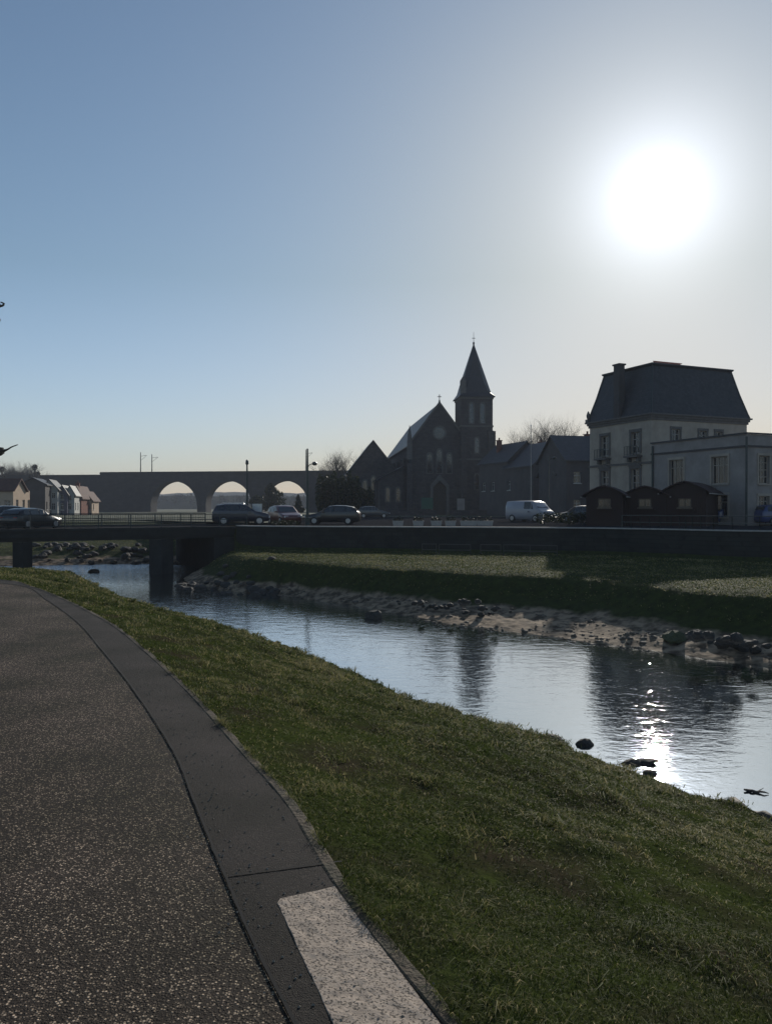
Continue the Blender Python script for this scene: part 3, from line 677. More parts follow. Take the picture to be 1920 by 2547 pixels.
def window(parent, O, U, op, depth=0.2, frame=M['white'], mull=1, trans=1, sill=True, trim=None):
    O, U = Vector(O), Vector(U); Nn = Vector((U.y,-U.x,0)); a,b,c,d_ = op; fm = MB(); t = 0.07
    up = V(0,0,1)
    def bar(u0,u1,z0,z1): fm.obox(O+U*u0+up*z0-Nn*(depth-.03), U*(u1-u0), -Nn*.06, up*(z1-z0))
    bar(a,a+t,c,d_); bar(b-t,b,c,d_); bar(a+t,b-t,c,c+t); bar(a+t,b-t,d_-t,d_)
    for k in range(mull): x = a+(b-a)*(k+1)/(mull+1); bar(x-.035,x+.035,c+t,d_-t)
    for k in range(trans):
        z = c+(d_-c)*(0.68 if trans == 1 else (k+1)/(trans+1)); bar(a+t,b-t,z-.03+.001,z+.03)
    w = fm.build('window', frame, parent)
    pn = MB(); q = O-Nn*(depth-.002); pn.add([q+U*a+up*c, q+U*b+up*c, q+U*b+up*d_, q+U*a+up*d_], [(0,1,2,3)])
    pn.build('pane', M['glass'], w, fix=False)
    if sill: MB().obox(O+U*(a-.08)+up*(c-.1)-Nn*.05, U*(b-a+.16), Nn*.17, up*.098).build('sill', trim or frame, w)
    return w
def frame_trim(parent, O, U, op, material, t=0.16, proud=0.05, name='surround'):
    O, U = Vector(O), Vector(U); Nn = Vector((U.y,-U.x,0)); a,b,c,d_ = op; m_ = MB(); up = V(0,0,1); q = O+Nn*0.003
    m_.obox(q+U*(a-t)+up*(c), U*t, Nn*proud, up*(d_-c)); m_.obox(q+U*b+up*c, U*t, Nn*proud, up*(d_-c))
    m_.obox(q+U*(a-t)+up*d_, U*(b-a+2*t), Nn*(proud+.03), up*(t*1.3))
    return m_.build(name, material, parent)
X1, Y1 = V(1,0,0), V(0,1,0)
def house(name, label, loc, rz, w, dep, eave, ridge, wallm, roofm, ops_front=(), ops_side=(), chim=(), group=None, cat='house', trimm=None, ridge_x=False, ops_left=()):
    """front faces local -y; gable on the front unless ridge_x"""
    h_ = thing(name, label, cat, loc, rz, group); wm_ = MB()
    facade(wm_, (0,0,0), X1, w, 0, eave, ops_front); facade(wm_, (w,0,0), Y1, dep, 0, eave, ops_side)
    facade(wm_, (w,dep,0), -X1, w, 0, eave, ()); facade(wm_, (0,dep,0), -Y1, dep, 0, eave, ops_left)
    rm = MB(); ov = 0.35; th = 0.16
    if ridge_x:
        for x in (0, w): wm_.add([(x,0,eave),(x,dep,eave),(x,dep/2,ridge-.02)], [(0,1,2)])
        s_ = (ridge-eave)/(dep/2)
        for sg in (-1, 1):
            y0 = dep/2+sg*(dep/2+ov); z0 = eave-ov*s_
            rm.add([(-ov,dep/2,ridge),(w+ov,dep/2,ridge),(w+ov,y0,z0),(-ov,y0,z0),(-ov,dep/2,ridge+th),(w+ov,dep/2,ridge+th),(w+ov,y0,z0+th),(-ov,y0,z0+th)],
                   [(0,1,2,3),(4,5,6,7),(2,3,7,6),(0,3,7,4),(1,2,6,5)])
    else:
        for y in (0, dep): wm_.add([(0,y,eave),(w,y,eave),(w/2,y,ridge-.02)], [(0,1,2)])
        s_ = (ridge-eave)/(w/2)
        for sg in (-1, 1):
            x0 = w/2+sg*(w/2+ov); z0 = eave-ov*s_
            rm.add([(w/2,-ov,ridge),(w/2,dep+ov,ridge),(x0,dep+ov,z0),(x0,-ov,z0),(w/2,-ov,ridge+th),(w/2,dep+ov,ridge+th),(x0,dep+ov,z0+th),(x0,-ov,z0+th)],
                   [(0,1,2,3),(4,5,6,7),(2,3,7,6),(0,3,7,4),(1,2,6,5)])
    wm_.build('wall', wallm, h_)
    ro = rm.build('roof', roofm, h_)
    for (cx_,cy_,cz) in chim:
        MB().box(cx_-.35,cx_+.35,cy_-.3,cy_+.3,eave,cz).box(cx_-.42,cx_+.42,cy_-.37,cy_+.37,cz,cz+.12).tube([(cx_,cy_,cz+.12),(cx_,cy_,cz+.5)],.12,6).build('chimney', M['brick'], ro)
    for o in ops_front:
        if o[2] < 0.05: door(h_, (0,0,0), X1, o)
        else: window(h_, (0,0,0), X1, o)
    for o in ops_side:
        if o[2] < 0.05: door(h_, (w,0,0), Y1, o)
        else: window(h_, (w,0,0), Y1, o)
    for o in ops_left: window(h_, (0,dep,0), -Y1, o)
    return h_
def door(parent, O, U, op, m_=None):
    O, U = Vector(O), Vector(U); Nn = Vector((U.y,-U.x,0)); a,b,c,d_ = op
    dd = MB().obox(O+U*a-Nn*.2+V(0,0,c), U*(b-a), -Nn*.06, V(0,0,d_-c)).build('door', m_ or M['wood'], parent)
    MB().tube([O+U*(b-.15)-Nn*.2+V(0,0,c+1.0), O+U*(b-.15)-Nn*.12+V(0,0,c+1.0)], .03, 6).build('handle', M['metal_l'], dd)
    return dd

# ------------------------------------------------------------------ mansion with mansard roof + annexe
MC = V(22.6,66,GZ); mrz = math.atan2(0.39,0.92)      # local x along the right wall, local y along the left wall
man = thing('mansard_house', 'large pale house with tall dark mansard roof behind the timber huts', 'house', MC, mrz)
ML, MWd, ME, MT, MI = 8.3, 11.0, 9.25, 13.8, 1.22
fm_ = MB()
left_ops = [(ML-6.6,ML-5.5,6.1,7.95),(ML-2.5,ML-1.4,6.1,7.95),(ML-6.6,ML-5.5,2.9,4.75),(ML-2.5,ML-1.4,2.9,4.75),(ML-6.6,ML-5.5,.5,2.1),(ML-2.5,ML-1.4,.5,2.1)]
front_ops = [(2.2,3.15,6.75,8.15),(5.3,6.2,6.95,8.1),(7.2,8.0,6.95,8.1)]
facade(fm_, (0,0,0), X1, MWd, 0, ME-.4, front_ops); facade(fm_, (0,ML,0), -Y1, ML, 0, ME-.4, left_ops)
facade(fm_, (MWd,0,0), Y1, ML, 0, ME-.4, ()); facade(fm_, (MWd,ML,0), -X1, MWd, 0, ME-.4, ())
fm_.build('wall', M['render'], man)
for o in front_ops: window(man, (0,0,0), X1, o, frame=M['pot']); frame_trim(man, (0,0,0), X1, o, M['stone_trim'])
for o in left_ops: window(man, (0,ML,0), -Y1, o, trans=2, frame=M['pot']); frame_trim(man, (0,ML,0), -Y1, o, M['stone_trim'], 0.2, 0.08)
for o in left_ops[:2]:   # balconies
    u0, u1 = ML-o[1], ML-o[0]
    b_ = MB(); b_.box(-.65,-.003,u0-.3,u1+.3,5.72,5.9)
    b_.box(-.4,-.003,u0-.15,u0+.05,5.35,5.718).box(-.4,-.003,u1-.05,u1+.15,5.35,5.718); bo = b_.build('balcony', M['stone_trim'], man)
    r_ = MB(); rail(r_, (-.6,u0-.25,5.9), (-.6,u1+.25,5.9), .8, .45, (.1,.8), .12, .025, .02); r_.build('railing', M['metal'], bo)
for o in left_ops[2:4]:
    u0, u1 = ML-o[1], ML-o[0]; MB().prism([(u0-.35,0),(u1+.35,0),((u0+u1)/2,.4)], (-.18,0,4.98), (0,1,0), (0,0,1), (.177,0,0)).build('pediment', M['stone_trim'], man)
# cornice in three steps + string course
c_ = MB()
for k,(zz,hh,pp) in enumerate(((ME-.4,.22,.10),(ME-.18,.2,.2),(ME+.02,.14,.34))): c_.box(-pp,MWd+pp,-pp,ML+pp,zz,zz+hh-.002)
c_.build('cornice', M['stone_trim'], man)
s_ = MB(); s_.box(-.08,MWd+.08,-.08,ML+.08,5.1,5.3); s_.build('string_course', M['stone_trim'], man)
rf = MB(); z0 = ME+.16
def ring(z, i): return [(-.3+i,-.3+i,z),(MWd+.3-i,-.3+i,z),(MWd+.3-i,ML+.3-i,z),(-.3+i,ML+.3-i,z)]
rs = [ring(z0,.12), ring(z0+.3,.22), ring(z0+2.2,.74), ring(MT-.12,MI), ring(MT,MI-.15), ring(MT+.12,MI-.15), ring(MT+.3,MI+2.3)]
vs = [v for r__ in rs for v in r__]; fs = []
for i in range(len(rs)-1):
    for k in range(4): fs.append((i*4+k, i*4+(k+1)%4, (i+1)*4+(k+1)%4, (i+1)*4+k))
fs.append(tuple(range(4*(len(rs)-1), 4*len(rs)))); rf.add(vs, fs)
roof = rf.build('roof', M['slate'], man)
ch = MB(); ch.box(-.32,.30,3.75,4.5,ME+.1,MT+.32).box(-.40,.38,3.65,4.6,MT+.32,MT+.46)
ch.build('chimney', M['grey_wall'], roof)
cr_ = MB()
for k in range(14): cr_.box(MI+.15+k*.22,MI+.27+k*.22,MI-.02,MI+.08,MT+.121,MT+.3)
cr_.box(MI+.1,MI+3.3,MI-.03,MI+.09,MT+.301,MT+.36); cr_.build('cresting', M['red_trim'], roof)
for (x,y,sx,sy) in ((0,0,1,1),(MWd,0,-1,1),(0,ML,1,-1)):
    hp = MB(); hp.tube([(x-.18*sx,y-.18*sy,z0+.02),(x-.08*sx,y-.08*sy,z0+.32),(x+.44*sx,y+.44*sy,z0+2.22),(x+(MI-.3)*sx,y+(MI-.3)*sy,MT-.1)], .06, 6); hp.build('hip_roll', M['metal'], roof)
for (x,y) in ((-.1,ML+.1),):
    MB().box(x-.2,x+.2,y-.2,y+.2,ME+.16,ME+.45).tube([(x,y,ME+.45),(x,y,ME+.6),(x,y,ME+.85),(x,y,ME+1.1),(x,y,ME+1.25)], [.08,.15,.18,.1,.03], 8).build('urn', M['stone_trim'], man)
# annexe
AH = 6.75
ann = thing('flat_roofed_annexe', 'pale flat roofed wing with tall windows joined to the mansard house', 'house', MC+V(0,0,0), mrz)
AL, AW = 9.9, 15.0; A0 = V(0.003,-AL,0)
a_left = [(9.9-2.1-1.5,9.9-2.1+.1,3.2,5.35)]
# left wall runs from (0,0) to (0,-AL): direction -y, outward normal = -x
lops = [(2.1,3.7,3.15,5.25),(6.6,8.2,3.15,5.25),(2.1,3.7,.6,2.3),(6.6,8.2,.6,2.3)]
fops = [(1.2,2.3,3.1,5.2),(4.2,5.3,3.1,5.2),(7.2,8.3,3.1,5.2),(1.2,2.3,.6,2.2),(4.2,5.3,.6,2.2)]
aw = MB(); facade(aw, (0.0,-.003,0), -Y1, AL, 0, AH, lops); facade(aw, (0,-AL-.003,0), X1, AW, 0, AH, fops)
facade(aw, (AW,-AL-.003,0), Y1, AL, 0, AH, ()); aw.add([(0,-AL,AH-.5),(AW,-AL,AH-.5),(AW,-.003,AH-.5),(0,-.003,AH-.5)], [(0,1,2,3)])
aw.build('wall', M['render_b'], ann)
for o in lops: window(ann, (0,-.003,0), -Y1, o, mull=2 if o[2]>2 else 1, frame=M['render']); frame_trim(ann, (0,-.003,0), -Y1, o, M['render'], .14)
for o in fops: window(ann, (0,-AL-.003,0), X1, o, mull=2, trans=3, frame=M['render']); frame_trim(ann, (0,-AL-.003,0), X1, o, M['render'], .14)
for nm, z_, hh, pp, mm in (('parapet_coping',AH,.12,.14,M['slate']),('moulding',AH-.95,.14,.1,M['grey_wall'])):
    m_ = MB(); m_.box(-pp,-.003,-AL-pp,-.003,z_+.002,z_+hh).box(-.002,AW+pp,-AL-pp,-AL-.006,z_+.002,z_+hh); m_.build(nm, mm, ann)
for (x,y) in ((-.1,-.25),(-.1,-AL-.1)):
    MB().tube([(x,y,0),(x,y,AH-.2)], .08, 8).build('drainpipe', M['metal'], ann)

# ------------------------------------------------------------------ church
CR0 = V(QX(1022,140),140,GZ); crz = R(5.57)
church = thing('stone_church', 'dark stone church with steep slate roof and one pointed spire', 'church', CR0, crz)
NW, NL, NE, NR = 10.4, 42.0, 13.1, 20.1
cw = MB(); portal = (4.0,6.4,0,5.6)
facade(cw, (0,0,0), X1, NW, 0, NE, [portal], .8); facade(cw, (NW,0,0), Y1, NL, 0, NE, ()); facade(cw, (0,NL,0), -Y1, NL, 0, NE, ()); facade(cw, (NW,NL,0), -X1, NW, 0, NE, ())
cw.add([(0,0,NE),(NW,0,NE),(NW/2,0,NR)], [(0,1,2)]); cw.add([(0,NL,NE),(NW,NL,NE),(NW/2,NL,NR)], [(0,1,2)])
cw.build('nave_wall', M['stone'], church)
cg = MB()   # raised gable coping
for sg in (-1,1):
    cg.prism([(0,0),(NW/2+.5,-(NR-NE)*(NW/2+.5)/(NW/2)),(NW/2+.5,-(NR-NE)*(NW/2+.5)/(NW/2)+.55),(0,.55)], (NW/2,-.2,NR-.02), (sg,0,0), (0,0,1), (0,.55,0))
cg.build('gable_coping', M['stone_trim'], church)
rm = MB(); s_ = (NR-NE)/(NW/2)
for sg in (-1,1):
    x0 = NW/2+sg*(NW/2+.5); z0 = NE-.5*s_
    rm.add([(NW/2,.36,NR+.2),(NW/2,NL+.3,NR+.2),(x0,NL+.3,z0+.2),(x0,.36,z0+.2),(NW/2,.36,NR),(NW/2,NL+.3,NR),(x0,NL+.3,z0),(x0,.36,z0)], [(0,1,2,3),(7,6,5,4),(3,2,6,7),(0,3,7,4),(1,2,6,5)])
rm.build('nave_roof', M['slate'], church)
def cross(x,y,z,s=1.0,par=church):
    m_ = MB(); m_.tube([(x,y,z-.2),(x,y,z+.25*s),(x,y,z+.3*s)], [.22*s,.12*s,.06*s], 6).box(x-.06*s,x+.06*s,y-.06,y+.06,z+.2*s,z+1.25*s).box(x-.35*s,x-.061*s,y-.05,y+.05,z+.78*s,z+.9*s).box(x+.061*s,x+.35*s,y-.05,y+.05,z+.78*s,z+.9*s); return m_.build('cross', M['metal'], par)
cross(NW/2,0,NR+.5)
def lancet(u, z, w, h, O=(0,0,0), U=X1, par=church):
    """pointed window: stone surround proud of the wall, dark glass inside"""
    O, U = Vector(O), Vector(U); Nn = Vector((U.y,-U.x,0)); up = V(0,0,1)
    def arch_(w, h):
        r = w; pts = [(-w/2,0),(w/2,0),(w/2,h-r*.866)]
        for k in range(1,6): a = R(60)*k/5; pts.append((-w/2+r*math.cos(a), h-r*.866+r*math.sin(a)))
        for k in range(1,6): a = R(60)*(5-k)/5; pts.append((w/2-r*math.cos(a), h-r*.866+r*math.sin(a)))
        return pts
    inn, out = arch_(w,h), [(a*1.0+(.18 if a>0 else -.18 if a<0 else 0), b-.15 if b < .01 else b+.22) for a,b in arch_(w,h)]
    m_ = MB(); n = len(inn); q = O+U*u+up*z+Nn*.003
    f = [q+U*a+up*b for a,b in inn]; g = [q+U*a+up*b for a,b in out]
    m_.add(f+g+[p+Nn*.12 for p in f]+[p+Nn*.12 for p in g], [t for i in range(n) for j in [(i+1)%n] for t in ((2*n+i,2*n+j,3*n+j,3*n+i),(i,j,2*n+j,2*n+i),(n+i,n+j,3*n+j,3*n+i))])
    wd = m_.build('lancet_window', M['stone_trim'], par)
    p_ = MB(); p_.add([p+Nn*.01 for p in f], [tuple(range(n))]); p_.build('pane', M['glass'], wd, fix=False)
for u in (3.4,5.2,7.0): lancet(u, 7.6, .9, 3.6 if u != 5.2 else 4.3)
# round window in the gable
rw = MB(); n = 20
for k in range(n):
    a0, a1 = 2*math.pi*k/n, 2*math.pi*(k+1)/n
    q = [(NW/2+r*math.cos(a), -.13, 14.9+r*math.sin(a)) for r, a in ((1.0,a0),(1.0,a1),(1.3,a1),(1.3,a0))]
    rw.add(q+[(x,-.003,z) for x,y,z in q], [(0,1,2,3),(0,4,5,1),(2,6,7,3)])
rwo = rw.build('round_window', M['stone_trim'], church, fix=False)
pn = MB(); pn.add([(NW/2+1.0*math.cos(2*math.pi*k/n), -.012, 14.9+1.0*math.sin(2*math.pi*k/n)) for k in range(n)], [tuple(range(n))]); pn.build('pane', M['glass'], rwo, fix=False)
# portal: gabled arch surround and doors
ds_ = MB(); ds_.box(portal[0],portal[1],.7,.78,0,5.58); dso = ds_.build('door', M['wood'], church)
MB().tube([(5.1,.69,1.2),(5.1,.6,1.2)], .05, 6).build('handle', M['metal'], dso)
pt_ = MB(); pt_.prism([(3.5,0),(3.98,0),(3.98,5.0),(5.2,6.2),(6.42,5.0),(6.42,0),(6.9,0),(6.9,5.4),(5.2,7.3),(3.5,5.4)], (0,-.5,0), (1,0,0), (0,0,1), (0,.497,0)); pt_.build('portal_surround', M['stone_trim'], church)
# buttresses
bt = MB()
for x in (-.45, 0.9): pass
for x0 in (-.75,): bt.box(x0,x0+.9,-.9,-.21,0,8).prism([(0,0),(.69,0),(.69,1.4)], (x0,-.9,8), (0,1,0), (0,0,1), (.9,0,0))
for k in range(7): bt.box(-1.0,-.003,3+k*6,3.9+k*6,0,10.5)
bt.build('buttress', M['stone'], church)
MB().box(-.75,.15,-.55,-.21,10.0,13.4).tube([(-.3,-.38,13.4),(-.3,-.38,14.3),(-.3,-.38,16.2)], [.42,.36,.03], 4).build('pinnacle', M['stone_trim'], church)
# aisle and side chapel on the left
ai = MB(); ai.prism([(-5.4,0),(0,0),(0,9.2),(-5.4,6.4)], (-.003,3,0), (1,0,0), (0,0,1), (0,NL-8,0)); ai.build('aisle_wall', M['stone'], church)
ar = MB(); ar.prism([(-5.8,6.3),(-1.0,8.83),(-1.0,9.05),(-5.8,6.55)], (-.003,2.7,0), (1,0,0), (0,0,1), (0,NL-7.4,0)); ar.build('aisle_roof', M['slate'], church)
for u in (-3.9,-2.0): lancet(u, 2.4, .7, 2.6, (0,3,0), X1)
chx, chy = QX(928,151)-CR0.x, 9.5
cxl = chx*math.cos(crz)+ (chy)*math.sin(crz); hw = 4.6; ce, ca = 8.3, 14.1
cc = MB(); cc.add([(cxl-hw,chy,0),(cxl+hw,chy,0),(cxl+hw,chy,ce),(cxl,chy,ca),(cxl-hw,chy,ce),(cxl-hw,chy+16,0),(cxl+hw,chy+16,0),(cxl+hw,chy+16,ce),(cxl,chy+16,ca),(cxl-hw,chy+16,ce)],
       [(0,1,2,3,4),(9,8,7,6,5),(0,4,9,5),(1,6,7,2)]); cc.build('chapel_wall', M['stone'], church)
crm = MB(); s_ = (ca-ce)/hw
for sg in (-1,1):
    x0 = cxl+sg*(hw+.45); z0 = ce-.45*s_
    crm.add([(cxl,chy-.3,ca+.25),(cxl,chy+16.3,ca+.25),(x0,chy+16.3,z0+.25),(x0,chy-.3,z0+.25),(cxl,chy-.3,ca+.02),(cxl,chy+16.3,ca+.02),(x0,chy+16.3,z0+.02),(x0,chy-.3,z0+.02)], [(0,1,2,3),(7,6,5,4),(3,2,6,7),(0,3,7,4)])
crm.build('chapel_roof', M['slate'], church)
for u in (-1.6,0,1.6): lancet(cxl+u, 3.2, .8, 3.4 if u else 4.2, (0,chy,0), X1)
# tower and spire
tx0, tx1, ty0 = 8.95, 14.75, -1.2; tw = tx1-tx0; TT = 21.3
t_ = MB(); t_.box(tx0,tx1,ty0,ty0+tw,0,TT)
tower = t_.build('tower', M['stone'], church)
tb = MB()
for (x,y,dx,dy) in ((tx0,ty0,0,-1),(tx1,ty0,0,-1),(tx1,ty0,1,0),(tx1,ty0+tw,1,0)):
    for zz, e_ in ((9.5,.95),(15.2,.55)):
        if dy: tb.box(x-(.02 if x==tx0 else .9), x+(.9 if x==tx0 else .02), y-e_, y-.003, (0 if zz<10 else 9.5), zz)
        else: tb.box(x+.003, x+e_, y+(0 if y==ty0 else -.9), y+(.9 if y==ty0 else 0), (0 if zz<10 else 9.5), zz)
tb.build('tower_buttress', M['stone'], church)
for zz in (9.9,15.9,TT-.35): MB().box(tx0-.12,tx1+.12,ty0-.12,ty0+tw+.12,zz,zz+.3).build('tower_band', M['stone_trim'], church)
for u in (1.9,3.9): lancet(tx0+u, 16.6, .75, 3.6, (0,ty0,0), X1)
lancet(tx0+2.9, 11.2, .7, 2.8, (0,ty0,0), X1); lancet(tx0+2.9, 4.6, .7, 2.8, (0,ty0,0), X1)
cxm, cym = (tx0+tx1)/2, ty0+tw/2
def sq(z, h, b):  # square with chamfered corners: h half width, b chamfer
    return [(cxm+x,cym+y,z) for x,y in ((-h+b,-h),(h-b,-h),(h,-h+b),(h,h-b),(h-b,h),(-h+b,h),(-h,h-b),(-h,-h+b))]
rs = [sq(TT,3.28,.02), sq(TT+.14,3.28,.02), sq(TT+1.0,2.75,.6), sq(TT+2.8,2.32,.95), sq(TT+10.0,.12,.05)]
vs = [v for r__ in rs for v in r__]; fs = [tuple(range(8))[::-1]]
for i in range(len(rs)-1):
    for k in range(8): fs.append((i*8+k, i*8+(k+1)%8, (i+1)*8+(k+1)%8, (i+1)*8+k))
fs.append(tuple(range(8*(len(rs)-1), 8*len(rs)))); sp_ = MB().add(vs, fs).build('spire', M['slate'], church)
MB().box(tx0-.05,tx0+.9,ty0-.05,ty0+.9,TT+.15,TT+3.0).prism([(0,0),(.95,0),(.475,.8)], (tx0-.05,ty0-.05,TT+3.0), (1,0,0),(0,0,1),(0,.95,0)).build('corner_turret', M['stone_trim'], church)
m_ = MB(); m_.tube([(cxm,cym,TT+9.9),(cxm,cym,TT+10.4),(cxm,cym,TT+10.6),(cxm,cym,TT+12.4)], [.12,.22,.05,.03], 6).box(cxm-.3,cxm+.3,cym-.03,cym+.03,TT+11.2,TT+11.3); m_.build('finial', M['metal'], sp_)
# notice boards at the church
def board(name, label, cat, px, D, w, y0, y1, material):
    b_ = thing(name, label, cat, (QX(px,D),D,GZ)); z1, z0 = ZY(y0,D)-GZ, ZY(y1,D)-GZ
    MB().box(-w/2,w/2,-.04,.04,z0,z1).build('panel', material, b_)
    for x in (-w/2-.04, w/2-.001): MB().box(x,x+.04,-.03,.03,0,z1+.05).build('post', M['metal'], b_)
board('notice_board', 'green notice board left of the church door', 'notice board', 1062, 134, 2.0, 1238, 1266, M['green'])
board('banner', 'tall white banner right of the church door', 'banner', 1146, 134, 1.3, 1240, 1278, M['render_b'])
board('road_sign', 'square pale road sign board at the foot of the lamp post on the bridge', 'sign', 640, 60, .75, 1253, 1279, M['metal_l'])
# churchyard wall
cwl = MB(); cwl.box(QX(905,126),QX(1085,126),126,126.4,GZ-.1,1.15).box(QX(1125,126),QX(1262,126),126,126.4,GZ-.1,1.15)
cwo = cwl.build('low_wall', M['stone']); tag(cwo, 'low stone wall with a gap in front of the church', 'wall')

# ------------------------------------------------------------------ other houses
g4 = [(1.2,2.2,1.0,2.4),(4.2,5.2,1.0,2.4),(1.2,2.2,4.0,5.4),(4.2,5.2,4.0,5.4),(1.2,2.2,6.6,7.8),(4.2,5.2,6.6,7.8)]
house('slate_roofed_house', 'gabled house with shiny slate roof right beside the church tower', (QX(1262,120),120,GZ), R(22), 6.6, 9, 8.6, 11.6, M['grey_wall'], M['slate'], g4, ops_left=[(1,2,4,5.4),(4,5,4,5.4)], chim=((2.0,6,12.2),), group='houses behind the van')
house('slate_roofed_house', 'gabled house with slate roof in front of the bare trees', (QX(1325,112),112,GZ), R(18), 7.2, 9, 7.6, 11.0, M['grey_wall'], M['slate'], g4[:4], ops_left=[(1,2,4,5.4)], chim=((5.2,7,11.4),), group='houses behind the van')
house('low_brick_house', 'low dark brick house between the gabled house and the mansard house', (QX(1385,100),100,GZ), R(6), 7.0, 8, 5.6, 7.6, M['brick'], M['slate'], [(1,2,1,2.3),(3,4,0,2.1),(5,6,1,2.3),(1,2,3.6,5),(5,6,3.6,5)], ridge_x=True, group='houses behind the van')
house('steep_roofed_house', 'house with steep dark roof just left of the mansard house', (QX(1408,97),97,GZ), R(14), 6.5, 8, 7.4, 10.6, M['grey_wall'], M['slate'], [(1,2,1,2.3),(4,5,1,2.3),(1,2,4.4,5.8),(4,5,4.4,5.8)], ridge_x=True, chim=((5.6,5,11),), group='houses behind the van')
# row beyond the bridge, far left
gl = 'terraced houses beyond the bridge'
house('cream_house', 'peach and cream house with red tile roof at the left edge', (-63.6,112,GZ), R(4), 9.4, 4.6, 3.9, 5.5, M['cream'], M['tile'], [(1,1.8,1,2.2),(4.6,5.4,1,2.4),(6.4,7.2,1,2.4),(8.2,9,1,2.4)], [(1,1.9,1,2.5),(3.4,4.3,1,2.5),(5.4,6.2,1,2.5)], ridge_x=True, chim=((2,2.3,6.1),), group=gl)
house('grey_gabled_house', 'house with blank grey end wall next to the cream house', (QX(52,128),128,GZ), R(14), 3.8, 9, 5.2, 6.2, M['grey_wall'], M['slate'], [], [(1,2,1,2.3),(4,5,1,2.3)], ridge_x=False, group=gl)
house('pale_house', 'pale house with bright white roof verges', (QX(103,134),134,GZ), R(14), 2.7, 7, 4.6, 6.1, M['white'], M['slate'], [(.5,1.1,.9,2.1),(1.7,2.3,.9,2.1),(.5,1.1,2.9,3.9),(1.7,2.3,2.9,3.9)], [(1,2,1,2.2),(4,5,1,2.2)], group=gl)
house('mauve_house', 'narrow mauve house between two white ones', (QX(143,137),137,GZ), R(14), 1.7, 7, 3.9, 5.2, M['mauve'], M['slate'], [(.5,1.1,.9,2.1),(.5,1.1,2.7,3.6)], [(1,2,1,2.2)], group=gl)
house('white_house', 'narrow white house right of the mauve one', (QX(164,139),139,GZ), R(14), 1.5, 7, 3.9, 5.2, M['white'], M['slate'], [(.4,1.0,.9,2.1),(.4,1.0,2.6,3.5)], [(1,2,1,2.2),(4,5,1,2.2)], group=gl)
house('brick_house', 'brick house with long brown roof near the row end', (QX(181,146),146,GZ), R(8), 1.6, 8, 3.6, 5.3, M['brick'], M['tile'], [(.4,1.1,.9,2.1)], [], chim=((.6,1.5,5.9),), group=gl)
house('small_red_roofed_house', 'small cream house with red roof at the right end of the row', (QX(199,152),152,GZ), R(8), 2.3, 6, 2.9, 4.4, M['cream'], M['tile'], [(.3,.8,.9,2.0),(1.4,1.9,.9,2.0)], [(1,1.8,.9,2)], group=gl)

# ------------------------------------------------------------------ timber huts
def hut(px, D, w, dep, h, rz, label):
    t = thing('timber_hut', label, 'hut', (QX(px,D),D,GZ), rz, 'dark timber huts with low rounded roofs on the quay')
    eh = h*0.76; wl_ = MB(); op = [(w*.5-.45,w*.5+.45,1.35,2.0)]
    facade(wl_, (0,0,0), X1, w, 0, eh, op, .08); facade(wl_, (w,0,0), Y1, dep, 0, eh, ()); facade(wl_, (w,dep,0), -X1, w, 0, eh, ()); facade(wl_, (0,dep,0), -Y1, dep, 0, eh, ())
    n = 12; gp = lambda a: 1-abs(math.cos(a))**1.45
    cv = [(w/2-(w/2)*math.cos(math.pi*k/n), eh+(h-eh-.08)*gp(math.pi*k/n)) for k in range(n+1)]
    for y in (0,dep): wl_.add([(a,y,b) for a,b in cv], [tuple(range(n+1))])
    for k in range(int(w/.14)):
        x = .07+k*.14
        if not (w*.5-.5 < x < w*.5+.5): wl_.box(x-.012,x+.012,-.018,-.002,0,eh)
    wl_.build('wall', M['hut'], t)
    rf_ = MB(); o_, i_ = [], []
    for k in range(n+1):
        a = math.pi*k/n; o_.append((w/2-(w/2+.35)*math.cos(a), eh-.05+(h-eh+.07)*gp(a))); i_.append((w/2-(w/2+.31)*math.cos(a), eh-.1+(h-eh+.03)*gp(a)))
    rf_.prism(o_+i_[::-1], (0,-.35,0), (1,0,0), (0,0,1), (0,dep+.7,0)); rf_.build('roof', M['hutroof'], t)
    ev = MB(); ev.box(-.37,-.28,-.36,dep+.36,eh-.17,eh-.101).box(w+.28,w+.37,-.36,dep+.36,eh-.17,eh-.101); ev.build('eaves_board', M['pot'], t)
    sh = window(t, (0,0,0), X1, op[0], .08, M['hutwin'], 1, 0)
    MB().box(w*.5-.7,w*.5+.7,-.35,-.02,1.15,1.21).build('counter', M['hut'], t)
    return t
hut(1457, 57, 2.6, 2.6, 2.95, R(-24), 'timber hut with low rounded roof, leftmost of the three')
hut(1552, 57.5, 2.9, 2.6, 2.95, R(-24), 'timber hut with low rounded roof between the other two huts')
hut(1650, 56.5, 2.9, 4.6, 3.25, R(-33), 'largest timber hut, its low roof reaching right with pale eaves')

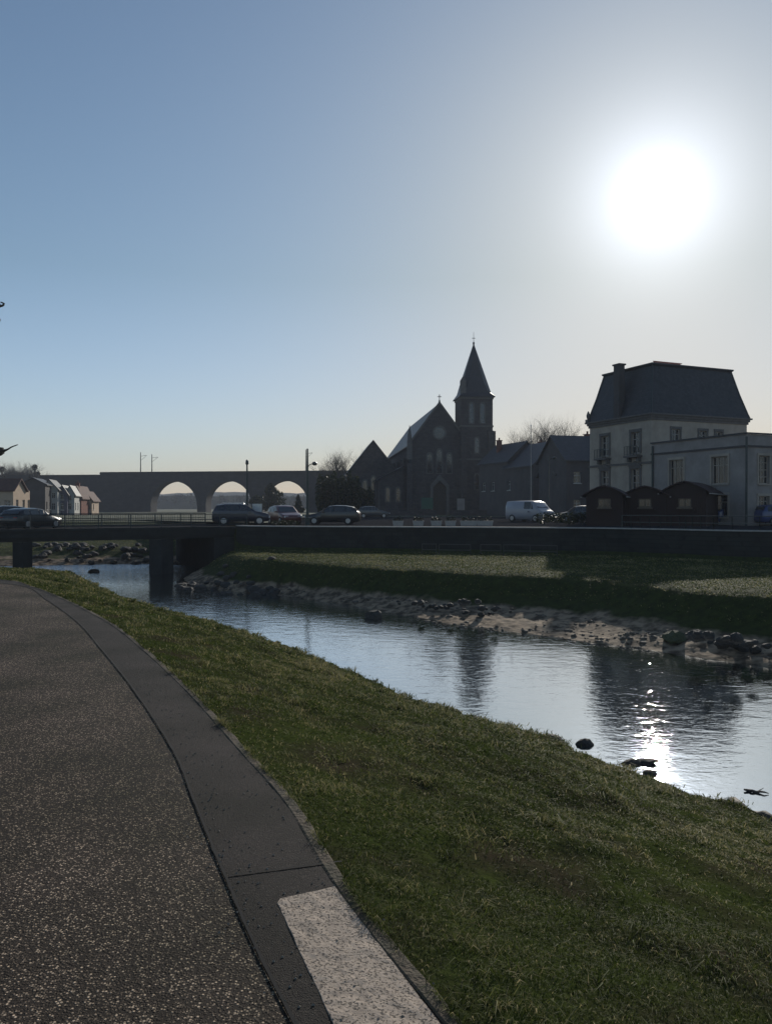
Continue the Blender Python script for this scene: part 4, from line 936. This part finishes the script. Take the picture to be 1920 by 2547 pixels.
# ------------------------------------------------------------------ vehicles
def vehicle(name, label, loc, rz, colm, L_=4.2, W_=1.75, H_=1.48, kind='hatch', cat='car', group='cars parked or driving along the street', rack=False):
    t = thing(name, label, cat, loc, rz, group); hw = W_/2; g = 0.2
    S = {'hatch': [(0,.45,.62,.62),(.03,.28,.72,.72),(.12,.22,.80,.80),(.26,.2,.90,.92),(.33,.2,.93,1.05),(.45,.2,.95,1.42),(.55,.2,.96,1.48),(.75,.2,.97,1.46),(.88,.2,.98,1.36),(.955,.22,.98,1.05),(.985,.3,.9,.92),(1,.42,.72,.72)],
         'suv':   [(0,.5,.7,.7),(.03,.32,.85,.85),(.14,.27,.98,.98),(.25,.27,1.04,1.06),(.31,.27,1.05,1.2),(.41,.27,1.06,1.55),(.52,.27,1.07,1.62),(.78,.27,1.08,1.61),(.92,.27,1.08,1.52),(.965,.28,1.06,1.2),(.99,.34,1.0,1.02),(1,.46,.8,.8)],
         'van':   [(0,.5,.75,.75),(.02,.3,.95,.95),(.08,.25,1.05,1.08),(.15,.25,1.12,1.3),(.24,.25,1.18,1.85),(.30,.25,1.2,1.98),(.5,.25,1.2,2.0),(.75,.25,1.2,2.0),(.96,.25,1.2,1.97),(.985,.27,1.2,1.5),(.995,.3,1.1,1.12),(1,.4,.8,.8)]}[kind]
    kz = H_/max(s[3] for s in S); kw = [ .72,.88,.95,.99,1,1,1,1,.99,.95,.90,.80]
    rings = []
    for (fx,zb,zm,zt), w in zip(S, kw):
        x = L_*(0.5-fx); zb*=kz if kind!='x' else 1; zm*=kz; zt*=kz; a = hw*w
        gh = max(0.0, (zt-zm)/(max(s[3] for s in S)*kz-zm+1e-6)); wr = a*(1-0.16*gh) if zt-zm > .02 else a*.93
        rings.append([(x,-a*.93,zb),(x,-a,zb+(zm-zb)*.45),(x,-a*.985,zm),(x,-wr,zt-.04*gh),(x,-wr*.78,zt+.001),(x,0,zt+.025),(x,wr*.78,zt+.001),(x,wr,zt-.04*gh),(x,a*.985,zm),(x,a,zb+(zm-zb)*.45),(x,a*.93,zb)])
    n = 11; vs = [v for r_ in rings for v in r_]; fs = []
    for i in range(len(rings)-1):
        for k in range(n): fs.append((i*n+k, i*n+(k+1)%n, (i+1)*n+(k+1)%n, (i+1)*n+k))
    fs += [tuple(range(n)), tuple(range(n*(len(rings)-1), n*len(rings)))[::-1]]
    MB().add(vs, fs).build('body', colm, t, smooth=True)
    def off(p, q): v = Vector(p); v = v.lerp(Vector(q), 0.0); return v
    def panel(nm, pts, push):
        c = sum((Vector(p) for p in pts), Vector())/len(pts); pts = [c+(Vector(p)-c)*.86+Vector(push) for p in pts]
        MB().add(pts, [tuple(range(len(pts)))]).build(nm, M['glass'], t, fix=False)
    R_ = rings
    for sgn, im, it in ((-1,2,3),(1,8,7)):
        pu = (0,sgn*.02,.004)
        panel('side_window', [R_[5][im],R_[6][im],R_[6][it],R_[5][it]], pu)
        if kind != 'van': panel('side_window', [R_[6][im],R_[7][im],R_[7][it],R_[6][it]], pu); panel('side_window', [R_[7][im],R_[8][im],R_[8][it],R_[7][it]], pu)
        panel('side_window', [R_[4][im],R_[5][im],R_[5][it]], pu)
    panel('windscreen', [R_[3][3],R_[3][7],R_[5][7],R_[5][3]], (.03,0,.03) if kind!='van' else (.03,0,.03))
    panel('rear_window', [R_[8][3],R_[8][7],R_[9][7],R_[9][3]], (-.05,0,.02))
    rw_ = .31 if kind=='hatch' else .35
    for x in (L_*.31, -L_*.30):
        for sy in (-1,1):
            w_ = MB(); w_.tube([(x,sy*(hw-.2),rw_),(x,sy*(hw-.18),rw_),(x,sy*(hw-.01),rw_),(x,sy*(hw+.01),rw_)], [rw_*.9,rw_,rw_,rw_*.92], 18)
            wo2 = w_.build('wheel', M['tyre'], t); r2 = MB(); r2.tube([(x,sy*(hw+.011),rw_),(x,sy*(hw+.02),rw_)], [rw_*.62,rw_*.55], 12); r2.build('rim', M['rim'], wo2)
    for sy in (-1,1):
        y = sy*hw*.66; MB().box(L_/2*.955,L_/2*.985,y-.17,y+.17,.55*kz*1.0,.68*kz).build('headlight', M['lamp'], t)
        MB().box(-L_/2*.99,-L_/2*.95,y-.14,y+.14,.68*kz,.85*kz).build('tail_light', M['red'], t)
        MB().box(L_*.13,L_*.16,sy*(hw+.02) if sy>0 else -hw-.18,(hw+.18) if sy>0 else -hw-.02,.93*kz,1.05*kz).build('wing_mirror', colm, t)
    if rack:
        rk = MB()
        for sy in (-1,1): rk.tube([(L_*.06,sy*hw*.72,H_+.0),(L_*.05,sy*hw*.72,H_+.07),(-L_*.33,sy*hw*.72,H_+.07),(-L_*.35,sy*hw*.72,H_-.02)], .02, 5)
        rk.build('roof_rail', M['metal_l'], t)
    return t
P_dark = paint('dark_blue_paint', (0.02,0.022,0.04)); P_blk = paint('black_paint', (0.012,0.012,0.014)); P_red = paint('maroon_paint', (0.12,0.03,0.03))
P_van = paint('pale_vehicle_paint', (0.30,0.30,0.33)); P_blu = paint('blue_paint', (0.04,0.06,0.16)); P_sil = paint('silver_paint', (0.3,0.31,0.32)); P_grey = paint('dark_grey_paint', (0.05,0.055,0.06))
bang = math.atan2(BU.y,BU.x)
def onb(px, off, z=BTOP-.03): p = bpt(px, off); return (p.x,p.y,z)
vehicle('parked_car', 'dark estate car on the bridge at the left edge', onb(-2,6.3), bang+math.pi, P_grey, 4.2, 1.8, 1.45)
vehicle('parked_car', 'dark car with shining bonnet on the bridge in front of the grey house', onb(80,2.6), bang+R(38), P_blk, 3.8, 1.7, 1.3)
vehicle('parked_car', 'dark tall car with roof rails on the bridge before the middle arch', onb(600,4.5), R(12), P_dark, 4.3, 1.85, 1.62, 'suv', rack=True)
vehicle('parked_car', 'small maroon car between the two lamp posts', (QX(708,62),62,GZ), R(-62), P_red, 3.9, 1.7, 1.5)
vehicle('parked_car', 'black car with sloping bonnet right of the tall lamp post', (QX(828,60.5),60.5,GZ), R(176), P_blk, 4.3, 1.8, 1.5)
vehicle('parked_car', 'dark car parked in front of the church chapel', (QX(928,98),98,GZ), R(5), P_grey, 4.2, 1.75, 1.5)
vehicle('white_van', 'white van parked beyond the quay wall right of the church', (QX(1317,72),72,GZ), R(-50), P_van, 4.5, 1.9, 1.95, 'van', cat='van')
vehicle('parked_car', 'dark car half hidden behind the leftmost timber hut', (QX(1437,70),70,GZ), R(178), P_grey, 4.2, 1.75, 1.5)
vehicle('parked_car', 'blue car parked beside the largest timber hut', (QX(1840,60),60,GZ), R(2), P_blu, 4.3, 1.8, 1.5)
vehicle('parked_car', 'blue van by the annexe at the right edge', (QX(1950,57),57,GZ), R(4), P_blu, 4.3, 1.8, 1.55, 'suv')

# ------------------------------------------------------------------ street furniture
def lamp_post(label, px, D, ytop, rad, head, zb=GZ, armz=None):
    t = thing('street_lamp', label, 'street lamp', (QX(px,D),D,zb), 0, 'lamp posts along the street'); h = ZY(ytop, D)-zb
    MB().tube([(0,0,0),(0,0,.6),(0,0,.62),(0,0,h)], [rad*1.7,rad*1.7,rad,rad*.55], 8).build('pole', M['metal'], t)
    za = armz-zb if armz else h
    if head:
        MB().tube([(0,0,za-.25),(.2,0,za-.02),(.45,0,za)], .03, 5).build('arm', M['metal'], t)
        MB().tube([(.35,0,za-.02),(.42,0,za+.02),(.62,0,za+.03),(.72,0,za)], [.05,.14,.14,.05], 8).build('lamp_head', M['metal'], t)
    else:
        MB().tube([(0,0,h-.1),(0,0,h),(0,0,h+.22),(0,0,h+.3)], [.06,.13,.1,.03], 8).build('lamp_head', M['metal'], t)
    return t
lamp_post('dark lamp post on the bridge in front of the middle arch', 615, 59, 1153, .1, False)
lamp_post('tallest dark lamp post right of the third arch with small side lamp', 765, 57, 1116, .11, True, armz=ZY(1154,57))
lamp_post('dark lamp post between the white van and the huts', 1364, 76, 1133, .08, True, armz=ZY(1140,76))
fp = thing('flagpole', 'thin pale flagpole rising behind the white van', 'flagpole', (QX(1320,80),80,GZ)); MB().tube([(0,0,0),(0,0,ZY(1060,80)-GZ)], [.05,.03], 6).build('pole', M['conc_l'], fp); MB().tube([(0,0,ZY(1060,80)-GZ),(0,0,ZY(1060,80)-GZ+.15)], [.07,.05], 8).build('finial', M['metal_l'], fp)
# low railings on the terrace
tr_ = MB(); 
pts = [(1050,1352,46.5),(1085,1352.5,46.3),(1092,1352.5,46.2),(1170,1353.5,45.6),(1195,1353.5,45.4),(1245,1354,45),(1252,1354,44.9),(1385,1357,43.8)]
for k in range(0,8,2):
    (a,y,D),(a2,y2,D2) = pts[k], pts[k+1]; z1 = ZY(y,D)
    rail(tr_, (QX(a,D),D,TZ-.05), (QX(a2,D2),D2,TZ-.05), z1-TZ+.05, 1.5, (z1-TZ+.03,(z1-TZ)*.5), 0, .02, .03)
tag(tr_.build('hand_railing', M['grey_wall']), 'low pale hand railing at the foot of the quay wall', 'railing')
qr = MB(); 
for i in range(int(1.6*NF), int(3.6*NF), 2):
    a = wf[i]; b = wf[i+2]; rail(qr, (a.x+.2,a.y+.25,.372), (b.x+.2,b.y+.25,.372), .75, 2.0, (.35,.75), 0, .025, .022)
tag(qr.build('quay_railing', M['metal']), 'thin steel railing on top of the quay wall before the huts', 'railing')
# planters along the quay
def planter(px, D, w, seed, label):
    rn = random.Random(seed); t = thing('planter', label, 'planter', (QX(px,D),D,GZ), 0, 'planters along the quay wall')
    MB().prism([(-w/2,0),(w/2,0),(w/2+.06,.38),(-w/2-.06,.38)], (0,-.18,0), (1,0,0), (0,0,1), (0,.36,0)).build('tub', M['pot'], t)
    m_ = MB()
    for _ in range(160):
        p = V(rn.uniform(-w/2,w/2), rn.uniform(-.15,.15), .38+abs(rn.gauss(0,.14))); s = .05
        d = V(rn.gauss(0,1),rn.gauss(0,1),rn.gauss(0,1)).normalized()*s; e_ = d.cross(V(rn.gauss(0,1),rn.gauss(0,1),rn.gauss(0,1))).normalized()*s*.5
        m_.add([p-d,p+e_,p+d,p-e_],[(0,1,2,3)])
    m_.build('plant', M['leaf'], t, fix=False)
for k, (px, lb) in enumerate(((990,'planter on the quay left of the church door'),(1040,'planter on the quay below the green notice board'),(1085,'planter on the quay straight below the church door'),(1120,'planter on the quay just right of the church door'),(1165,'wide planter on the quay below the church tower'),(1205,'wide planter on the quay below the tower right edge'))):
    planter(px, 56.5, .7 if k < 4 else 1.1, k, lb)
# hedges (clipped shrubs)
def leaves(mb, rn, c, rx, ry, rz_, n, s):
    for _ in range(n):
        while True:
            q = V(rn.uniform(-1,1),rn.uniform(-1,1),rn.uniform(-1,1))
            if q.length < 1 and q.length > .35: break
        p = V(c[0]+q.x*rx, c[1]+q.y*ry, c[2]+q.z*rz_)
        d = V(rn.gauss(0,1),rn.gauss(0,1),rn.gauss(0,1)).normalized()*s*rn.uniform(.6,1.3); e_ = d.cross(V(rn.gauss(0,1),rn.gauss(0,1),rn.gauss(0,1))).normalized()*s*.5
        mb.add([p-d,p+e_,p+d,p-e_],[(0,1,2,3)])
def tints(ob, rn):
    me = ob.data; at = me.attributes.new('tint','FLOAT','POINT'); nf = len(me.polygons); vals = []
    for i in range(nf): vals += [rn.random()]*4
    at.data.foreach_set('value', vals[:len(me.vertices)])
def shrub(name, label, x, y, w, dep, h, seed, cat='hedge', s=.09, n=900, group=None):
    rn = random.Random(seed); t = thing(name, label, cat, (x,y,GZ), 0, group); m_ = MB(); k = max(1,int(w/ .9))
    for i in range(k): leaves(m_, rn, ((i+.5)*w/k-w/2, 0, h*.52), w/k*.75, dep/2, h*rn.uniform(.42,.56), n//k, s)
    o = m_.build('foliage', M['leaf'], t, fix=False); tints(o, rn)
    st = MB()
    for i in range(k): st.tube([((i+.5)*w/k-w/2,0,-.05),((i+.5)*w/k-w/2+.1,0,h*.6)], [.06,.02], 5)
    st.build('stem', M['bark'], t); return t
shrub('hedge', 'clipped dark hedge on the quay left of the huts', QX(1400,60), 60, 4.0, .9, 1.0, 11)
shrub('shrub', 'small dark shrub beside the maroon car on the quay', QX(708,56.5), 56.5, 1.6, .8, .45, 12, 'shrub', .06, 500)
shrub('evergreen_shrub', 'dark evergreen thicket at the left side of the church', QX(842,110), 110, 6, 3.5, 6.2, 13, 'shrub', .28, 3600)
shrub('evergreen_shrub', 'lower dark evergreen in front of the chapel', QX(885,112), 112, 5, 3.0, 4.2, 14, 'shrub', .26, 2200)
# ------------------------------------------------------------------ trees
def branch(mb, rn, p, d, L_, r, lvl, maxl, up=0.25, kids=3):
    pts, rad = [p], [r]; q, dd = p.copy(), d.copy(); n = 3
    for k in range(n):
        dd = (dd + V(rn.gauss(0,.16),rn.gauss(0,.16),rn.gauss(0,.10)+up*.3)).normalized(); q = q+dd*(L_/n); pts.append(q.copy()); rad.append(r*(1-.55*(k+1)/n))
    mb.tube(pts, rad, 5 if lvl < 2 else 3, False)
    if lvl >= maxl: return
    for k in range(kids+(1 if lvl == 0 else 0)):
        j = rn.choice((1,2,3)) if lvl else rn.choice((2,3)); a = rn.uniform(0, 2*math.pi)
        side = V(math.cos(a), math.sin(a), rn.uniform(-.1,.5)); nd = (dd*.9+side*rn.uniform(.45,.85)).normalized()
        branch(mb, rn, pts[j], nd, L_*rn.uniform(.6,.8), rad[j]*.72, lvl+1, maxl, up, kids)
def bare_tree(label, x, y, h, seed, lvls=5, group=None, zb=GZ, up=.3, kids=4, r0=None, name='bare_tree'):
    rn = random.Random(seed); t = thing(name, label, 'tree', (x,y,zb), 0, group); tr = MB(); r0 = r0 or h*.022
    top = V(rn.gauss(0,.2),rn.gauss(0,.2),h*.33); tr.tube([(0,0,-.1),(0.02*h,0,h*.16),top], [r0*1.3,r0,r0*.8], 8); tr.build('trunk', M['bark'], t, smooth=True)
    cm_ = MB()
    for k in range(4):
        a = k*math.pi/2+rn.uniform(-.4,.4); branch(cm_, rn, top*rn.uniform(.85,1), V(math.cos(a)*.6,math.sin(a)*.6,1).normalized(), h*.27, r0*.6, 0, lvls-1, up, kids)
    cm_.build('crown', M['bark'], t, fix=False); return t
gb = 'bare trees behind the houses'
bare_tree('bare tree rising behind the slate roofed houses, leftmost', QX(1318,135), 135, 17, 21, 5, gb)
bare_tree('bare tree rising behind the slate roofed houses, in the middle', QX(1358,133), 133, 18, 22, 5, gb)
bare_tree('bare tree nearest the steep roofed house', QX(1398,130), 130, 16.5, 23, 5, gb)
bare_tree('bare tree left of the church chapel', QX(852,150), 150, 14.0, 24, 5, gb)
bare_tree('smaller bare tree nearest the viaduct end by the church', QX(822,165), 165, 13.0, 25, 5, gb)
gv = 'bare trees along the skyline above the viaduct'
for k, (px, D, hh) in enumerate(((22,262,17),(40,264,18),(58,262,17.5),(75,265,16),(128,275,14.6),(165,285,14.4),(195,290,14.0),(8,266,16))):
    bare_tree('bare tree on the skyline above the viaduct at the far left', QX(px,D), D, hh, 30+k, 5, gv, kids=4, r0=.75)
for k, (px, yt) in enumerate(((6,1163),(88,1158))):
    D = 216; t = thing('pollarded_tree', ('pollarded tree with knobbly top at the left edge skyline', 'pollarded tree with knobbly top above the pale houses')[k], 'tree', (QX(px,D),D,GZ), 0, 'pollarded trees on the skyline')
    h = ZY(yt,D)-GZ; rn = random.Random(50+k)
    MB().tube([(0,0,0),(.1,0,h*.5),(0,0,h-.6)], [.35,.28,.2], 7).build('trunk', M['bark'], t)
    m_ = MB(); leaves(m_, rn, (0,0,h-.5), .8,.8,.9, 220, .22); leaves(m_, rn, (.9,0,h-2.2), .6,.6,.6, 120, .22); leaves(m_, rn, (-.3,0,h-3), 1.5,1,1.0, 200, .25); o = m_.build('crown', M['bark'], t, fix=False)
def leafy_tree(label, x, y, h, w, seed, cat='tree', name='evergreen_tree', n=2600, s=.3, cone=False, group=None):
    rn = random.Random(seed); t = thing(name, label, cat, (x,y,GZ), 0, group); MB().tube([(0,0,-.1),(.1,0,h*.5),(0,0,h*.9)], [h*.03,h*.02,h*.006], 7).build('trunk', M['bark'], t)
    m_ = MB(); k = 16
    for i in range(k):
        f = (i+.5)/k; z = h*(.12+.85*f); ww = w/2*((1-f)**.8 if cone else math.sin(math.pi*min(.97,f*.85+.12))**.7)
        a = rn.uniform(0,6.28); leaves(m_, rn, (math.cos(a)*ww*.35, math.sin(a)*ww*.35, z), ww*rn.uniform(.6,.85)+.1, ww*.7+.1, h*.09, n//k, s)
    o = m_.build('crown', M['leaf'], t, fix=False); tints(o, rn); return t
leafy_tree('round evergreen tree seen through the third arch', QX(676,175), 175, 6.6, 5.6, 61, n=2600)
leafy_tree('small conifer in the third arch near its right pier', QX(742,170), 170, 4.0, 2.6, 62, cone=True, n=1500)
leafy_tree('dark evergreen at the foot of the pier right of the middle arch', QX(640,180), 180, 4.0, 4.5, 63, n=1800)
# big bare tree at the path side, left of the picture: two twig ends reach into view
bt_ = thing('pollarded_plane_tree', 'tree beside the path, only two dark twig ends reaching in at the left edge', 'tree', (-10.6,13.2,-.03))
MB().tube([(0,0,-.1),(.05,0,.3),(.1,.05,1.4),(0,0,2.6),(.05,0,3.3)], [.34,.26,.22,.24,.3], 12).build('trunk', M['bark'], bt_, smooth=True)
cm_ = MB(); rn = random.Random(77)
def limb(pts, rad): cm_.tube(cr([V(*p) for p in pts], 4), list(np.interp(np.linspace(0,1,(len(pts)-1)*4+1), np.linspace(0,1,len(rad)), rad)), 6)
# ends computed for the twig tips
D1 = 12.2; tipA = (QX(46,D1)+10.6, D1-13.2, ZY(1106,D1)+.03); knA = (QX(8,D1)+10.6, D1-13.2, ZY(1122,D1)+.03); knA0 = (QX(-60,D1)+10.6, D1-13.1, ZY(1135,D1)+.03)
limb([(0,0,2.3),(1.5,-.3,2.25),knA0,knA], [.13,.09,.05,.045]); limb([knA,(QX(20,D1)+10.6,D1-13.2,ZY(1118,D1)+.03),(QX(30,D1)+10.6,D1-13.2,ZY(1112,D1)+.03),tipA], [.03,.014,.011,.007])
limb([(knA[0]-.03,knA[1],knA[2]),(knA[0]-.02,knA[1],knA[2]+.06)], [.05,.035])
kB = (QX(-8,D1)+10.6, D1-13.2, ZY(800,D1)+.03); limb([(0,0,3.2),(1.4,-.4,3.9),(2.8,-.8,4.3),kB], [.16,.11,.07,.055]); limb([kB,(QX(1,D1)+10.6,D1-13.2,ZY(793,D1)+.03)], [.05,.03])
kC = (QX(-25,D1)+10.6, D1-13.2, ZY(765,D1)+.03); limb([(2.8,-.8,4.3),kC,(QX(2,D1)+10.6,D1-13.2,ZY(763,D1)+.03),(QX(13,D1)+10.6,D1-13.2,ZY(757,D1)+.03),(QX(4,D1)+10.6,D1-13.2,ZY(752,D1)+.03)], [.06,.03,.018,.016,.009])
for k in range(7):
    a = 2.2+k*.75; branch(cm_, rn, V(0,0,3.1), V(math.cos(a)*.8,math.sin(a)*.8,.9).normalized(), 1.5, .11, 1, 3, .3, 3)
cm_.build('crown', M['bark'], bt_, fix=False)

# ------------------------------------------------------------------ hills
def hill(y0, h0, x0, x1, sc, seed, dep):
    rows = []
    for i in range(161):
        x = x0+(x1-x0)*i/160; row = []
        for j in range(9):
            f = j/8; y = y0+dep*(f-.5); e = math.sin(math.pi*f)**.7 if 0<f<1 else 0
            z = h0*e*(1+.45*fbm(x+seed,y,sc,4)) + (1.6*fbm(x*1.0+seed,y,.06,3)*e)
            row.append(V(x,y,z-.5))
        rows.append(row)
    return struct(grid_obj('hills', rows, M['hill'], True))
hill(620, 10.5, -560, 200, .004, 5, 120); hill(1300, 25, -900, 900, .0022, 90, 300)
rnh = random.Random(5); wd_ = MB()
for k in range(420):
    x = rnh.uniform(-330,-40); y = 600+rnh.uniform(-40,30); z = 6+2*fbm(x,y,.02)+rnh.uniform(-3,2); leaves(wd_, rnh, (x,y,z), 4,4,4.0, 60, .8)
o = wd_.build('woodland', M['twig'], fix=False); tints(o, rnh); tag(o, 'far off hazy woodland seen through the viaduct arches', 'woodland', kind='stuff')

# ------------------------------------------------------------------ rocks and driftwood
def rock_mesh(rn, s, flat=.6, det=2):
    bm = bmesh.new(); bmesh.ops.create_icosphere(bm, subdivisions=det, radius=1)
    sd_ = rn.uniform(0,99)
    for v in bm.verts:
        n_ = noise.noise(v.co*1.3+Vector((sd_,0,0))); n2 = noise.cell(v.co*1.6+Vector((sd_,3,0)))
        v.co *= (1+.35*n_+.12*n2); v.co.z *= flat; v.co *= s
    me = bpy.data.meshes.new('rock'); bm.to_mesh(me); bm.free(); return me
def ground_z(rows, x, y):
    best = None
    for r_ in rows:
        for p in r_[1:-1:1]:
            d_ = (p.x-x)**2+(p.y-y)**2
            if best is None or d_ < best[0]: best = (d_, p.z)
    return best[1]
rr = random.Random(3); rock_meshes = [rock_mesh(rr, 1.0, rr.uniform(.5,.8)) for _ in range(7)]
for me in rock_meshes: me.materials.append(M['rock'])
rock_meshes[0].materials[0] = M['rock']
def rock(x, y, z, s, label, group=None, name='rock', material=None, sx=1.0):
    me = rr.choice(rock_meshes)
    if material: me = me.copy(); me.materials[0] = material
    o = bpy.data.objects.new(name, me); COL.objects.link(o); o.location = (x,y,z); o.scale = (s*sx,s,s*rr.uniform(.8,1.15)); o.rotation_euler = (rr.uniform(-.2,.2),rr.uniform(-.2,.2),rr.uniform(0,6.28) if sx == 1 else rr.uniform(-.3,.3))
    return tag(o, label, 'rock', group)
FBs = FB[NF:int(9.0*NF)]
lbR = 'dark rock in the scatter along the muddy foot of the far bank'; gR = 'rocks along the muddy foot of the far bank'
def beach_rock(px, py, s, label=lbR, group=gR, **k):
    p = P(px, py, -2.6); z = ground_z(FBs, p.x, p.y); p = P(px, py, z); return rock(p.x, p.y, z+s*.15, s, label, group, **k)
for px, py, n_ in ((1090,1512,12),(1160,1500,7),(1180,1522,4),(1230,1515,6),(1010,1500,6)):
    for _ in range(n_): beach_rock(px+rr.gauss(0,26), py+rr.gauss(0,5), rr.uniform(.05,.17))
for px, py in ((1715,1578),(1728,1586),(1745,1592),(1757,1580),(1775,1598),(1790,1606),(1800,1596),(1830,1590),(1843,1612),(1860,1608),(1875,1616),(1850,1622),(1640,1600),(1692,1590),(1910,1612),(1765,1588),(1737,1580),(1822,1600),(1806,1590),(1868,1600)):
    beach_rock(px+rr.gauss(0,4), py+rr.gauss(0,2), rr.uniform(.10,.24))
beach_rock(1638, 1608, .3, 'rounded dark rock standing alone at the water side of the far beach', None)
p = P(1676,1575,-2.35); z = ground_z(FBs,p.x,p.y)
rock(p.x, p.y, z+.16, .36, 'large boulder with a mossy green top on the far bank', None, 'boulder', M['moss'])
for _ in range(34):   # riffle stones and spit beside the pier
    px = rr.uniform(440,690); py = 1452+ (px-440)*.08+rr.gauss(0,7); p = P(px,py,-2.7); z = ground_z(FBs,p.x,p.y); rock(p.x,p.y,max(z,WZ-.05)+.03,rr.uniform(.12,.38), 'dark rock on the spit right of the bridge pier', 'rocks on the spit by the bridge pier')
for _ in range(64):   # stony bank beyond the bridge
    px = rr.uniform(85,375); D = rr.uniform(59.5,65); x = QX(px,D); z = ground_z(FB[int(9.5*NF):], x, D); rock(x,D,z+.1,rr.uniform(.14,.42), 'grey rock on the stony bank seen beneath the bridge', 'rocks on the bank beneath the bridge')
rock(*P(930,1538,WZ)[:2], WZ+.06, .3, 'lone dark rock standing in the middle of the river', None, sx=1.2)
for px,py,s,lb in ((235,1424,.4,'dark rock in the bright water left of the bridge pier'),(155,1432,.25,'small rock in the shallows nearest the left pier'),(188,1438,.28,'low rock in the shallows right beside the near grass bank')):
    rock(*P(px,py,WZ)[:2], WZ+.03, s, lb, None)
gN = 'stones in the shallows by the near bank'
for px,py,s,sx,lb in ((1366,1836,.13,1.8,'flat dark stone at the near water edge, leftmost'),(1395,1845,.06,1.2,'tiny stone between the two dark stones near the bank'),(1455,1853,.13,1.3,'pointed dark stone in the water off the near bank'),(1572,1901,.1,1.9,'long dark stone left of the sun glitter'),(1602,1899,.11,1.9,'dark stone touching the sun glitter'),(1617,1927,.08,1.5,'small round stone below the sun glitter stones'),(1800,1996,.05,1.3,'tiny stone left of the floating stick')):
    rock(*P(px,py,WZ)[:2], WZ+.01, s, lb, gN, sx=sx)
for px,py,s in ((1065,1762,.2),(1085,1770,.13),(1130,1775,.16),(1180,1790,.12),(1000,1738,.14),(1165,1782,.1),(905,1706,.12)):
    q = P(px,py,CZ); rock(q.x,q.y,CZ-.02,s,'small brown stone bedded in the near bank edge','stones bedded in the near bank edge')
def stick(px, py, L_, r, label, rz):
    p = P(px,py,WZ); t = MB(); rn = random.Random(px); pts = [(k*L_/6-L_/2, rn.gauss(0,.015), .012+rn.gauss(0,.012)) for k in range(7)]
    t.tube(pts, [r*.7,r,r,r*.9,r*.8,r*.6,r*.3], 7).tube([pts[3],(pts[3][0]+.1,.08,.06)], [r*.5,r*.15], 5)
    tag(t.build('floating_stick', M['wood'], loc=(p.x,p.y,WZ+.005), rz=rz), label, 'stick')
stick(1882, 1973, .34, .022, 'dark stick floating near the right edge', -.5)
lg = MB(); a, b = P(1812,2008,-2.52), P(1935,2050,-2.42); pts = []
for k in range(9):
    q = a.lerp(b, k/8); pts.append((q.x, q.y+.04*math.sin(k*2.1), q.z+.03*math.sin(k*1.3)))
lg.tube(pts, [.07,.12,.1,.085,.075,.075,.08,.07,.06], 9); lo_ = lg.build('driftwood_log', M['wood'], smooth=True); tag(lo_, 'dark driftwood log lying along the near bank at the right edge', 'log')
#HAZE
def haze(density, lo=(-1400,-320,-6), hi=(1400,1700,60)):
    m = bpy.data.materials.new('haze_air'); m.use_nodes = True; nt = m.node_tree; nt.nodes.clear()
    v = nt.nodes.new('ShaderNodeVolumePrincipled'); v.inputs['Density'].default_value = density; v.inputs['Color'].default_value = (0.85,0.9,1.0,1); v.inputs['Anisotropy'].default_value = 0.0
    o = nt.nodes.new('ShaderNodeOutputMaterial'); nt.links.new(v.outputs[0], o.inputs['Volume'])
    tag(MB().box(lo[0],hi[0],lo[1],hi[1],lo[2],hi[2]).build('haze', m), 'thin blue haze filling the valley air', 'haze', kind='stuff')
haze(0.00042)
